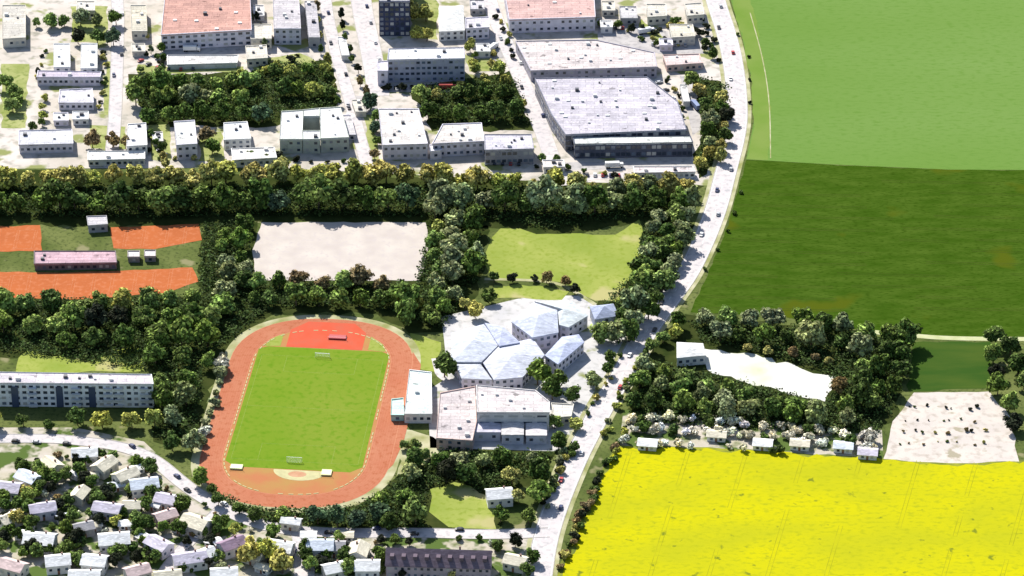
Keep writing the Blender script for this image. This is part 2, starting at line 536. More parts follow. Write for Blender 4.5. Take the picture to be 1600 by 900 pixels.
for k in range(10):
    r = 35.45 + k * 1.2
    wd = 0.2 if k in (0, 9) else 0.05
    a = [bm.verts.new((*tr(*q), 0.135)) for q in oval(r)]
    b = [bm.verts.new((*tr(*q), 0.135)) for q in oval(r + wd)]
    for i in range(len(a)):
        bm.faces.new((a[i], b[i], b[(i + 1) % len(a)], a[(i + 1) % len(a)]))
o = obj("track_markings", bm, mat("worn_lane_line", (0.46, 0.22, 0.13), rough=0.9))
o["kind"] = "structure"
# pale segments of the kerb rail along the inside of the track
bm = bmesh.new()
ov = oval(34.6, n=30)
for i in range(0, len(ov)):
    a, b = Vector((*tr(*ov[i]), 0)), Vector((*tr(*ov[(i + 1) % len(ov)]), 0))
    L = (b - a).length
    k = max(1, int(L / 3.4))
    for j in range(k):
        c = a.lerp(b, (j + .5) / k)
        if random.random() < .8:
            bx(bm, c.x, c.y, 0.18, 2.4, 0.5, 0.12, math.atan2(b.y - a.y, b.x - a.x))
o = obj("track_kerb", bm, M_CREAM)
o["kind"] = "structure"
bm = bmesh.new()
for (u0, v0, u1, v1) in ((-31, -48, 31, -48), (-31, 50, 31, 50), (-31, -48, -31, 50), (31, -48, 31, 50), (-31, 1, 31, 1), (-18, -48, -18, -33), (18, -48, 18, -33), (-18, -33, 18, -33), (-18, 50, -18, 35), (18, 50, 18, 35), (-18, 35, 18, 35)):
    a, b = Vector((*tr(u0, v0), 0)), Vector((*tr(u1, v1), 0))
    ribbon_bm([a, b], 0.045, 0.135, bm)
o = obj("pitch_markings", bm, mat("worn_line", (0.26, 0.30, 0.10), rough=0.9))
o["kind"] = "structure"


def goal(v, face, label):
    x, y = tr(0, v)
    t = thing("football_goal", label, "goal", (x, y, 0.12), "football goals", TA + (0 if face > 0 else PI))
    bm = bmesh.new()
    bx(bm, -3.7, 0, 1.2, .14, .14, 2.4)
    bx(bm, 3.7, 0, 1.2, .14, .14, 2.4)
    bx(bm, 0, 0, 2.47, 7.54, .14, .14)
    obj("goal_frame", bm, paint((.8, .8, .8)), t)
    bm = bmesh.new()
    for i in range(13):
        bx(bm, -3.6 + i * .6, -0.9, 1.15, .04, .04, 2.5)
    for i in range(5):
        bx(bm, 0, -0.9, .2 + i * .5, 7.2, .04, .04)
    obj("net", bm, paint((.7, .7, .7)), t)


goal(50, -1, "white football goal at the pitch end beside the red high jump zone")
goal(-48, 1, "white football goal at the pitch end beside the cream throwing sector")


def mat_thing(u, v, sx_, sy_, c, label):
    x, y = tr(u, v)
    t = thing("landing_mat", label, "landing mat", (x, y, 0.14), "landing mats", TA)
    bm = bmesh.new()
    bx(bm, 0, 0, .4, sx_, sy_, .8)
    bmesh.ops.bevel(bm, geom=bm.edges[:], offset=.1, segments=1, affect='EDGES')
    obj("cushion", bm, paint(c), t)
    bm = bmesh.new()
    bx(bm, 0, 0, .82, sx_ - .5, sy_ - .5, .04)
    obj("cover_sheet", bm, paint(tuple(min(1, k * 1.3) for k in c)), t)
    bm = bmesh.new()
    for s in (-1, 1):
        bx(bm, s * (sx_ / 2 + .4), -sy_ / 2, 1.0, .1, .1, 2.0)
    bx(bm, 0, -sy_ / 2, 1.7, sx_ + .8, .06, .06)
    obj("crossbar_stand", bm, paint((.75, .75, .75)), t)


mat_thing(5, 70, 9, 4, (.28, .03, .03), "dark red landing mat on the red high jump zone")
mat_thing(17, -57, 5, 5, (.6, .6, .3), "pale landing mat on grass by the cream throwing sector")
mat_thing(-27, -56, 6, 4, (.55, .6, .3), "pale landing mat at the pitch corner nearest the curved street")

# ------------------------------------------------------------------ trees
def quads_mesh(name, centers, normals, sizes, core=None):
    n = len(centers)
    rng = np.random.default_rng(n)
    nrm = normals / np.linalg.norm(normals, axis=1, keepdims=True)
    up = rng.normal(size=(n, 3))
    t1 = np.cross(nrm, up)
    t1 /= np.linalg.norm(t1, axis=1, keepdims=True)
    t2 = np.cross(nrm, t1)
    s = sizes[:, None]
    V = np.stack([centers - t1 * s - t2 * s * .7, centers + t1 * s - t2 * s * .6, centers + t1 * s * .8 + t2 * s, centers - t1 * s * .7 + t2 * s * .8], 1).reshape(-1, 3)
    verts = V.tolist()
    faces = [(4 * i, 4 * i + 1, 4 * i + 2, 4 * i + 3) for i in range(n)]
    if core is not None:
        cv, cf = core
        b = len(verts)
        verts += cv
        faces += [tuple(i + b for i in f) for f in cf]
    me = bpy.data.meshes.new(name)
    me.from_pydata(verts, [], faces)
    me.materials.append(LEAF)
    me.update()
    return me


def crown_mesh(seed, rad=4.6, z0=1.3, z1=11.0, nl=13, per=75, q=(0.35, 0.75), narrow=0.0):
    rng = np.random.default_rng(seed)
    zc = (z0 + z1) / 2
    hz = (z1 - z0) / 2
    cs, ns, ss = [], [], []
    cv, cf = [], []
    lobes = []
    for i in range(nl):
        th = rng.uniform(0, 2 * PI)
        ph = math.asin(rng.uniform(-0.75, 1.0))
        k = rng.uniform(0.45, 0.8)
        taper = 1.0 - narrow * max(0, math.sin(ph))
        c = np.array([math.cos(th) * math.cos(ph) * rad * k * taper, math.sin(th) * math.cos(ph) * rad * k * taper, zc + math.sin(ph) * hz * k])
        lobes.append((c, rng.uniform(0.34, 0.52) * rad))
    lobes.append((np.array([0, 0, zc]), rad * 0.6))
    for c, lr in lobes:
        d = rng.normal(size=(per, 3))
        d /= np.linalg.norm(d, axis=1, keepdims=True)
        rr = lr * rng.uniform(0.65, 1.12, size=(per, 1))
        cs.append(c + d * rr * np.array([1, 1, .85]))
        ns.append(d + rng.normal(size=(per, 3)) * .45 + np.array([0, 0, .45]))
        ss.append(rng.uniform(q[0], q[1], size=per))
        b = bmesh.new()
        bmesh.ops.create_icosphere(b, subdivisions=1, radius=lr * .72)
        off = len(cv)
        b.verts.ensure_lookup_table()
        for v in b.verts:
            f = rng.uniform(.8, 1.15)
            cv.append((v.co.x * f + c[0], v.co.y * f + c[1], v.co.z * f * .85 + c[2]))
        cf += [tuple(v.index + off for v in fc.verts) for fc in b.faces]
        b.free()
    return quads_mesh("crown", np.concatenate(cs), np.concatenate(ns), np.concatenate(ss), (cv, cf))


def trunk_mesh(seed):
    rr = random.Random(seed)
    bm = bmesh.new()

    def seg(a, b, r0, r1):
        d = b - a
        q = d.to_track_quat('Z', 'Y').to_matrix().to_4x4()
        bmesh.ops.create_cone(bm, segments=7, radius1=r0, radius2=r1, depth=d.length, cap_ends=True, matrix=Matrix.Translation((a + b) / 2) @ q)
    top = Vector((rr.uniform(-.3, .3), rr.uniform(-.3, .3), 5.2))
    seg(Vector((0, 0, -.2)), top, .34, .2)
    for i in range(4):
        a = i * PI / 2 + rr.uniform(-.5, .5)
        s = Vector((0, 0, 0)).lerp(top, rr.uniform(.55, .98))
        seg(s, s + Vector((math.cos(a) * 2.1, math.sin(a) * 2.1, rr.uniform(1.4, 2.8))), .15, .06)
    me = bpy.data.meshes.new("trunk")
    bm.to_mesh(me)
    bm.free()
    me.materials.append(BARK)
    return me


CROWNS = [crown_mesh(100 + i, rad=random.uniform(4.6, 5.3), z1=random.uniform(10, 11.5), nl=random.randint(13, 17)) for i in range(9)]
NARROW = [crown_mesh(200 + i, rad=3.0, z1=12.0, nl=14, narrow=.5) for i in range(3)]
TRUNKS = [trunk_mesh(i) for i in range(5)]
SHRUBS = [crown_mesh(300 + i, rad=1.7, z0=.05, z1=2.6, nl=7, per=45, q=(.2, .42)) for i in range(6)]

COLR = {"dark green": (.075, .118, .026), "mid green": (.13, .19, .040), "grey-green": (.22, .255, .115), "yellow-green": (.33, .345, .08),
        "olive": (.37, .34, .10), "brownish": (.23, .17, .075), "blackish": (.024, .03, .016), "pale cream": (.62, .60, .46), "light green": (.19, .26, .065),
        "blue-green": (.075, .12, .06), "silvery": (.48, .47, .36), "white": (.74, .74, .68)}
ORD = "first second third fourth fifth sixth seventh eighth ninth tenth eleventh twelfth thirteenth fourteenth fifteenth sixteenth seventeenth eighteenth nineteenth twentieth".split()


def jit(c, rr, a=.22):
    f = rr.uniform(1 - a, 1 + a)
    return (min(1, c[0] * f * rr.uniform(.93, 1.07)), min(1, c[1] * f), min(1, c[2] * f * rr.uniform(.85, 1.15)), 1.0)


TK = ["tree", 1.13, 1.2]      # name, size factor, spacing factor


def tree(p, s, cname, label, group, rr, narrow=False):
    t = thing(TK[0], label, "tree", (p.x, p.y, 0.03), group, rr.uniform(0, 6.28))
    c = bpy.data.objects.new("crown", rr.choice(NARROW if narrow else CROWNS))
    c.color = jit(COLR[cname], rr)
    c.scale = (s * rr.uniform(.9, 1.1), s * rr.uniform(.9, 1.1), s * rr.uniform(.85, 1.15))
    link(c, t)
    k = bpy.data.objects.new("trunk", rr.choice(TRUNKS))
    k.scale = (s, s, s)
    link(k, t)
    return t


def shrub(p, s, cname, label, group, rr):
    o = bpy.data.objects.new("shrub", rr.choice(SHRUBS))
    o.color = jit(COLR[cname], rr)
    o.location = (p.x, p.y, 0.03)
    o.rotation_euler = (0, 0, rr.uniform(0, 6.28))
    o.scale = (s * rr.uniform(.85, 1.15), s * rr.uniform(.85, 1.15), s * rr.uniform(.8, 1.1))
    o["label"] = label
    o["category"] = "shrub"
    o["group"] = group
    return link(o)


NT = [0]


def row(px, spacing, size, cols, where, end, kind="tree", z=5.0, wob=2.0, group=None):
    """a planted row: the polyline px is where the middles of the crowns stand in the photograph"""
    rr = random.Random(where + end)
    pts = [g(x, y, z) for x, y in px]
    if kind != "shrub":
        spacing *= TK[2]
        size = (size[0] * TK[1], size[1] * TK[1])
    q = resample(pts, spacing) if len(pts) > 1 else pts
    n = len(q)
    for i, p in enumerate(q):
        p = Vector((p.x + rr.uniform(-wob, wob), p.y + rr.uniform(-wob, wob), 0))
        s = rr.uniform(*size) * rr.choice((.8, .95, 1.0, 1.0, 1.05, 1.18))
        cname = rr.choice(cols)
        if cname == DG and kind != "shrub" and rr.random() < .35:
            cname = rr.choice((MG, LG))
        mid = (size[0] + size[1]) / 2
        word = ("large " if s > mid * 1.07 else "small " if s < mid * .93 else "")
        noun = "shrub" if kind == "shrub" else ("slender tree" if kind == "narrow" else "tree")
        if n == 1:
            label = "lone %s%s %s %s" % (word, cname, noun, where)
        else:
            label = "%s%s %s, %s from %s %s" % (word, cname, noun, ORD[i] if i < 20 else "last", end, where)
        if len(label.split()) > 16:
            label = label.replace(word, "", 1) if word else label.replace("slender tree", "tree")
        if len(label.split()) > 16:
            print(len(label.split()), label)
        gp = group or ("shrubs " if kind == "shrub" else "trees ") + where
        if kind == "shrub":
            shrub(p, s, cname, label, gp, rr)
        else:
            NT[0] += 1
            tree(p, s, cname, label, gp, rr, kind == "narrow")


DG, MG, GG, YG, OL, BR, BK, LG, BG = "dark green", "mid green", "grey-green", "yellow-green", "olive", "brownish", "blackish", "light green", "blue-green"
# the long belt behind the sports grounds
row([(-40, 282), (110, 280)], 8.6, (.95, 1.2), [OL, YG], "behind the pink clubhouse, back row", "the frame edge")
row([(122, 280), (390, 276)], 8.6, (.9, 1.2), [OL, YG, OL], "above the clay courts, back row", "the street corner")
row([(404, 274), (670, 276)], 8.6, (.9, 1.2), [OL, YG, OL], "above the sand pitch, back row", "the clay court side")
row([(690, 280), (880, 286)], 8.6, (.85, 1.15), [OL, YG, YG], "above the meadow, back row", "the sand pitch side")
row([(900, 290), (1082, 296)], 8.6, (.75, 1.0), [OL, GG, OL], "below the factory, back row", "the grey office")
row([(-40, 320), (110, 318)], 10, (1.05, 1.3), [DG, MG], "behind the pink clubhouse, front row", "the frame edge")
row([(118, 318), (390, 316)], 9.5, (1.1, 1.4), [DG, DG, MG], "above the clay courts, front row", "the street corner")
row([(404, 315), (660, 316)], 9.5, (1.1, 1.4), [DG, DG, BG], "above the sand pitch, front row", "the clay court side")
row([(690, 316), (880, 322)], 9.5, (1.15, 1.45), [DG, DG, GG], "above the meadow, front row", "the sand pitch side")
row([(896, 320), (1075, 314)], 9.5, (1.1, 1.4), [DG, DG, GG], "above the meadow, front row", "the meadow corner")
# beside and below the sand pitch
row([(682, 330), (684, 470)], 13, (.8, 1.05), [GG, YG, LG], "in the column touching the sand pitch", "the belt")
row([(712, 322), (708, 480)], 13, (.9, 1.2), [DG, GG, GG], "in the middle column by the sand pitch", "the belt")
row([(742, 330), (738, 436)], 13, (.9, 1.2), [DG, DG, GG], "in the column touching the meadow", "the belt")
row([(404, 440), (560, 436), (600, 448)], 9, (.65, .9), [DG, LG, MG, BR], "on the near edge of the sand pitch", "the clay courts")
row([(392, 462), (640, 468)], 9.5, (.8, 1.05), [DG, DG, MG], "between sand pitch and track", "the clay courts")
row([(350, 362), (352, 480)], 13, (.85, 1.1), [GG, LG, MG], "in the column past the clay courts", "the belt")
row([(380, 352), (378, 462)], 13, (.8, 1.05), [DG, GG, MG], "on the clay court side of the sand pitch", "the belt")
# wood left of the track
row([(-30, 476), (112, 474)], 10, (.9, 1.15), [DG, LG, MG], "below the clubhouse court", "the frame edge")
row([(122, 478), (320, 468)], 10, (.8, 1.1), [DG, LG, LG, YG], "just below the long clay court", "the clubhouse")
row([(118, 502), (340, 498)], 10, (.9, 1.2), [DG, DG, LG, BK], "in the middle of the wood by the stadium", "the clubhouse")
row([(-30, 506), (100, 506)], 11, (.9, 1.2), [DG, DG, LG], "below the clubhouse, second row", "the frame edge")
row([(110, 532), (230, 528)], 11, (.85, 1.1), [DG, DG, MG], "above the apartment lawn", "the frame edge")
row([(248, 528), (335, 530)], 10, (.9, 1.2), [DG, MG, LG], "level with the red high jump zone", "the apartment lawn")
row([(246, 560), (322, 560)], 10, (.85, 1.1), [DG, MG, GG], "beside the apartment lawn", "the apartment lawn")
row([(252, 592), (312, 592)], 10, (.85, 1.1), [DG, MG, LG], "beside the apartment block", "the apartment block")
row([(252, 625), (304, 622)], 9, (.85, 1.1), [DG, GG], "below the apartment gable", "the apartment block")
row([(240, 656), (300, 652)], 9, (.85, 1.1), [DG, GG, YG], "above the curved street", "the apartment block")
row([(265, 690), (302, 690)], 9, (.8, 1.0), [DG, GG], "at the bend of the curved street", "the street")
row([(-10, 655), (115, 655)], 11, (.6, .8), [DG, YG, MG], "in front of the apartment block", "the frame edge")
row([(125, 652), (205, 656)], 10, (.6, .8), [DG, MG, YG], "before the apartment gable", "the blue stairwell")
row([(350, 556), (322, 690)], 9, (1.5, 2.2), ["silvery", GG], "in the pale line beside the track", "the high jump zone", "shrub", z=1.5)
# below and right of the track
row([(318, 742), (345, 775), (400, 800), (470, 808)], 9, (.6, .85), [DG, DG, MG, BR], "between track bend and curved street", "the street bend")
row([(490, 808), (560, 808), (620, 796)], 9, (.75, 1.0), [DG, BG, DG], "below the track bend", "the street junction")
row([(600, 775), (662, 765)], 9, (.75, 1.0), [DG, YG, MG], "between the track and lower lawn", "the track")
row([(612, 812), (668, 808)], 9, (.7, .9), [DG, LG], "below the lower lawn corner", "the track")
row([(640, 742), (672, 738)], 9, (.8, 1.0), [DG, GG], "at the track side of the lower lawn", "the track")
row([(648, 716), (735, 718)], 9, (.8, 1.05), [DG, YG, GG], "below the sports hall", "the track")
row([(700, 738), (760, 742)], 9, (.85, 1.1), [DG, DG, BK], "at the top of the lower lawn", "the track")
row([(755, 718), (860, 716)], 9.5, (.8, 1.05), [DG, GG, YG], "in the shadow of the sports hall", "the track")
row([(800, 742), (868, 744)], 9.5, (.75, 1.0), [OL, GG, DG], "behind the white cottage", "the cottage")
row([(806, 772), (858, 770)], 9, (.75, .95), [OL, DG, MG], "beside the white cottage", "the cottage")
row([(786, 802), (846, 800)], 9, (.75, .95), [DG, DG, MG], "above the road junction", "the lower lawn")
row([(628, 690), (655, 696), (672, 708)], 7, (.5, .7), [YG, LG], "on the grass between track and sports hall", "the track")
# round the school
row([(690, 578), (696, 598)], 12, (.75, .95), [DG], "between school and white stand", "the school")
row([(846, 588), (900, 592)], 8.5, (.8, 1.05), [DG, MG], "below the school roof, back row", "the school")
row([(860, 612), (905, 614)], 8.5, (.75, .95), [DG, DG], "below the school roof, front row", "the school")
row([(936, 520), (972, 520)], 9, (.75, .95), [GG, LG], "beside the blue-grey house", "the house")
row([(930, 592), (948, 568), (960, 548)], 11, (.6, .8), [GG, YG, DG], "between school drive and main road", "the sports hall")
row([(872, 660), (905, 655)], 8, (.6, .8), [DG, YG], "at the gable of the sports hall", "the hall")
row([(875, 688), (902, 684)], 8, (.6, .8), [DG, DG], "below the hall gable", "the hall")
row([(640, 492), (700, 500)], 9, (.7, .95), [MG, YG, DG], "between the track and school", "the track")
row([(625, 470), (690, 478)], 9, (.65, .9), [YG, DG, LG], "behind the school approach", "the sand pitch")
row([(725, 470), (760, 488)], 8, (.6, .8), [OL, DG], "at the back corner of the school", "the sand pitch")
row([(772, 434), (850, 432)], 8, (.45, .6), [DG, DG, BK], "along the near edge of the meadow", "the sand pitch", z=2)
row([(858, 436), (880, 444), (908, 460)], 7, (.4, .6), [DG, BK, BR], "along the meadow path", "the lawn", z=2)
row([(758, 460), (770, 476)], 10, (.7, .9), [DG, GG], "at the lawn corner behind the school", "the meadow")
# strip between meadow and the main road
row([(1082, 318), (1060, 392), (1036, 440), (1000, 498), (972, 530)], 11, (.85, 1.15), [DG, GG, GG, MG], "lining the main road beside the meadow", "the belt")
row([(1056, 322), (1030, 400), (1008, 446), (968, 506)], 11.5, (.9, 1.2), [DG, DG, GG], "in the middle of the roadside wood", "the belt")
row([(1026, 336), (1012, 396), (990, 440)], 12, (.8, 1.05), [GG, DG, LG], "on the meadow edge of the roadside wood", "the belt")
# town
TK[:] = ["street_tree", 1.1, 1.05]
row([(1086, 128), (1112, 176), (1106, 236), (1092, 268)], 12, (.7, .95), [OL, OL, DG, GG], "between the factory and main road", "the upper end")
row([(1130, 152), (1132, 210), (1118, 250)], 11, (.6, .85), [DG, OL, BK], "at the kerb beside the factory", "the upper end")
row([(206, 130), (300, 128), (396, 126)], 9, (.8, 1.05), [LG, LG, GG, MG], "in the town grove, back row", "the left street")
row([(212, 152), (300, 150), (402, 152)], 9.5, (.85, 1.1), [LG, GG, LG, YG], "in the town grove, middle row", "the left street")
row([(232, 182), (330, 178), (420, 178)], 10, (.8, 1.05), [DG, BG, DG], "in the town grove, front row", "the left street")
row([(432, 108), (524, 104)], 9, (.65, .9), [GG, YG, DG], "below the lavender house", "the grove")
row([(440, 138), (526, 140)], 9, (.75, 1.0), [YG, DG, MG], "behind the courtyard building", "the grove")
row([(148, 218), (196, 222)], 8, (.6, .8), [BR, BR, OL], "behind the long white shed", "the shed")
row([(328, 208), (340, 244)], 14, (.75, .9), [DG, BR], "between the white blocks", "the grove")
row([(640, 20), (670, 24)], 8, (.75, 1.0), [YG, OL], "between blue tower and gabled house", "the tower")
row([(650, 50), (676, 52)], 8, (.7, .9), [YG, MG], "behind the slab block", "the tower")
row([(660, 146), (800, 140)], 9, (.75, 1.0), [DG, MG, DG, OL], "below the slab block, back row", "the street")
row([(670, 174), (815, 172)], 9, (.85, 1.1), [DG, DG, MG], "below the slab block, front row", "the street")
row([(582, 158), (592, 196)], 13, (.65, .8), [DG, BG], "at the end of the wide street", "the slab block")
row([(770, 92), (812, 160)], 13, (.5, .7), [OL, YG, DG], "along the diagonal street", "the slab block")
row([(130, 28), (200, 30)], 9, (.65, .85), [DG, GG], "by the upper left street, back row", "the frame edge")
row([(126, 56), (196, 58)], 9, (.7, .9), [DG, BG, BK], "behind the white cube house", "the frame edge")
row([(52, 32), (104, 30)], 9, (.6, .8), [GG, LG], "behind the lavender terrace", "the frame edge")
row([(8, 130), (30, 150), (20, 175)], 10, (.75, .95), [LG, MG], "beside the pale sheds", "the terrace")
row([(492, 10), (518, 130), (538, 200)], 17, (.45, .6), [BR, DG, OL], "beside the narrow street", "the upper end", "narrow")
row([(536, 20), (556, 100), (570, 150)], 14, (.5, .65), [BR, DG, BK], "between the two parallel streets", "the upper end", "narrow")
row([(586, 215), (592, 252)], 15, (.5, .65), [BR, DG], "beside the white office gable", "the upper end")
row([(404, 22), (412, 90)], 18, (.45, .6), [GG, BK], "beside the brick hall", "the upper end", "narrow")
row([(230, 30), (236, 80)], 18, (.4, .55), [OL, GG], "beside the brick hall's gable", "the upper end", "narrow")
TK[:] = ["tree", 1.13, 1.2]
# grove round the chalk yard
row([(1066, 500), (1200, 500), (1340, 512)], 10, (.75, 1.0), [LG, GG, YG, DG], "between dark field and chalk yard, back row", "the main road")
row([(1120, 520), (1220, 524), (1335, 538)], 10.5, (.8, 1.05), [DG, DG, GG], "between dark field and chalk yard, front row", "the white house")
row([(1352, 522), (1340, 640)], 13, (.85, 1.1), [GG, LG, DG], "past the end of the chalk yard", "the dark field")
row([(1386, 528), (1366, 636)], 13, (.85, 1.1), [DG, LG, DG], "in the middle of the grove end", "the dark field")
row([(1414, 532), (1396, 610)], 13, (.85, 1.1), [DG, DG], "beside the small green plot", "the dark field")
row([(1024, 540), (1034, 520), (1060, 512)], 9, (.6, .85), [YG, LG], "on the road side of the white house", "the road")
row([(1008, 570), (1060, 584), (1115, 606), (1200, 630), (1320, 640)], 10, (.75, 1.0), [DG, GG, MG, LG], "along the near edge of the chalk yard", "the main road")
row([(996, 596), (1080, 608), (1180, 642), (1345, 656)], 10, (.8, 1.05), [DG, DG, GG, MG], "below the chalk yard, middle row", "the main road")
row([(986, 624), (1060, 630), (1150, 646)], 10, (.75, 1.0), [DG, DG, GG], "below the chalk yard, front row", "the main road")
row([(1312, 600), (1328, 612)], 8, (.6, .8), [BR, OL], "at the tip of the chalk yard", "the yard")
row([(1170, 545), (1260, 556), (1310, 574)], 9, (.4, .55), [BR, OL], "along the far edge of the chalk yard", "the white house", z=2)
row([(1552, 530), (1562, 600), (1590, 680)], 13, (.85, 1.1), [DG, DG, BK], "past the small green plot", "the field track")
row([(1585, 545), (1600, 620)], 13, (.85, 1.1), [DG, LG], "at the frame edge past the small plot", "the field track")
PALE = ["pale cream", "pale cream", "white", "silvery", "pale cream", DG]
row([(984, 652), (1100, 656), (1180, 664)], 5.2, (1.5, 2.2), PALE, "in the allotment's back line", "the main road", "shrub", z=2)
row([(1198, 666), (1290, 674), (1368, 684)], 5.2, (1.5, 2.2), PALE, "in the allotment's back line", "the yard middle", "shrub", z=2)
row([(986, 668), (1100, 672), (1180, 680)], 5.2, (1.5, 2.2), PALE, "in the allotment's middle line", "the main road", "shrub", z=2)
row([(1198, 682), (1290, 690), (1368, 698)], 5.2, (1.5, 2.2), PALE, "in the allotment's middle line", "the yard middle", "shrub", z=2)
row([(980, 688), (1090, 692)], 6.5, (1.2, 1.8), PALE, "at the yellow field's hedge", "the main road", "shrub", z=2)
row([(1140, 696), (1230, 704)], 6.5, (1.2, 1.8), PALE, "at the yellow field's hedge", "the yard middle", "shrub", z=2)
for k, yy in enumerate((634, 654, 672, 690)):
    row([(1416 - k * 4, yy), (1545, yy + 2)], 6, (.3, .75), [BR, DG, OL, BK], "on the pale plot, %s line" % ORD[k], "the grove", "shrub", z=1)
# roadside shrubs
row([(1158, 52), (1172, 120), (1176, 170)], 30, (.6, .9), [BK, DG], "on the light field verge", "the upper end", "shrub", z=1)
row([(1156, 300), (1130, 372), (1098, 440)], 22, (.6, .9), [BK, DG], "on the dark field verge", "the light field", "shrub", z=1)
row([(966, 700), (936, 752), (908, 816), (884, 872)], 8, (.8, 1.4), [BK, BR, DG], "between road and yellow field", "the allotment", "shrub", z=1)
row([(884, 706), (868, 750), (845, 800)], 8, (.9, 1.5), [BK, DG, GG], "on the grove side of the main road", "the hall", "shrub", z=1)
row([(976, 610), (952, 660), (935, 690)], 9, (.9, 1.4), [YG, BK, GG], "between main road and grove", "the white house", "shrub", z=1)

row([(982, 668), (948, 730)], 5, (.9, 1.5), [BK, DG, YG], "at the yellow field's top road corner", "the grove", "shrub", z=1)
row([(926, 764), (900, 826), (872, 890)], 5.5, (.9, 1.6), [BK, DG, BR, OL], "along the lower road verge by yellow", "the field corner", "shrub", z=1)
row([(896, 700), (864, 760), (846, 790)], 5.5, (.9, 1.6), [BK, DG, OL], "on the lower road's wooded side", "the hall", "shrub", z=1)
row([(1008, 548), (984, 590), (966, 622)], 6, (.9, 1.5), [YG, DG, OL], "on the road verge before the grove", "the white house", "shrub", z=1)
row([(968, 556), (942, 600), (914, 648)], 7, (.8, 1.4), [DG, OL, BK], "on the road verge before the school", "the meadow wood", "shrub", z=1)

# ------------------------------------------------------------------ buildings
CUBES = {}


def unit_cube(m, name):
    if (m.name, name) not in CUBES:
        bm = bmesh.new()
        bmesh.ops.create_cube(bm, size=1.0)
        me = bpy.data.meshes.new(name)
        bm.to_mesh(me)
        bm.free()
        me.materials.append(m)
        CUBES[(m.name, name)] = me
    return CUBES[(m.name, name)]


def box_part(name, m, parent, loc, size, rz=0.0):
    o = bpy.data.objects.new(name, unit_cube(m, name))
    o.location = loc
    o.scale = size
    o.rotation_euler = (0, 0, rz)
    return link(o, parent)


def prism(pts, z0, z1, top=True, apex=0.0):
    bm = bmesh.new()
    lo = [bm.verts.new((p[0], p[1], z0)) for p in pts]
    hi = [bm.verts.new((p[0], p[1], z1)) for p in pts]
    n = len(pts)
    for i in range(n):
        bm.faces.new((lo[i], lo[(i + 1) % n], hi[(i + 1) % n], hi[i]))
    bm.faces.new(lo[::-1])
    if apex:
        c = Vector((sum(p[0] for p in pts) / n, sum(p[1] for p in pts) / n, z1 + apex))
        v = bm.verts.new(c)
        for i in range(n):
            bm.faces.new((hi[i], hi[(i + 1) % n], v))
    else:
        f = bm.faces.new(hi)
        bmesh.ops.triangulate(bm, faces=[f])
    return bm


def grow(pts, d):
    c = Vector((sum(p[0] for p in pts) / len(pts), sum(p[1] for p in pts) / len(pts)))
    out = []
    for p in pts:
        v = Vector((p[0], p[1])) - c
        out.append(c + v * (1 + d / max(v.length, 1)))
    return out


def ccw(pts):
    a = sum(p[0] * q[1] - q[0] * p[1] for p, q in zip(pts, pts[1:] + pts[:1]))
    return pts if a > 0 else pts[::-1]


def facade(t, a, b, h, m, sp=3.4, ww=1.7, wh=1.5, floor=3.1, z0=0.0, skip=0.0, rr=random):
    """windows of one wall running from a to b (outside on its right hand)"""
    d = Vector((b[0] - a[0], b[1] - a[1]))
    L = d.length
    if L < 3.5:
        return
    d.normalize()
    nn = Vector((d.y, -d.x))
    k = max(1, int((L - 1.2) / sp))
    fl = max(1, int((h + .2) / floor))
    fh = h / fl
    rz = math.atan2(d.y, d.x)
    for f in range(fl):
        for i in range(k):
            if rr.random() < skip:
                continue
            u = (i + .5) * L / k
            c = Vector((a[0], a[1])) + d * u + nn * .02
            box_part("window", BLIND if rr.random() < .22 else (SKYGLASS if rr.random() < .3 else m), t, (c.x, c.y, z0 + f * fh + fh * .55), (ww, .12, wh), rz)


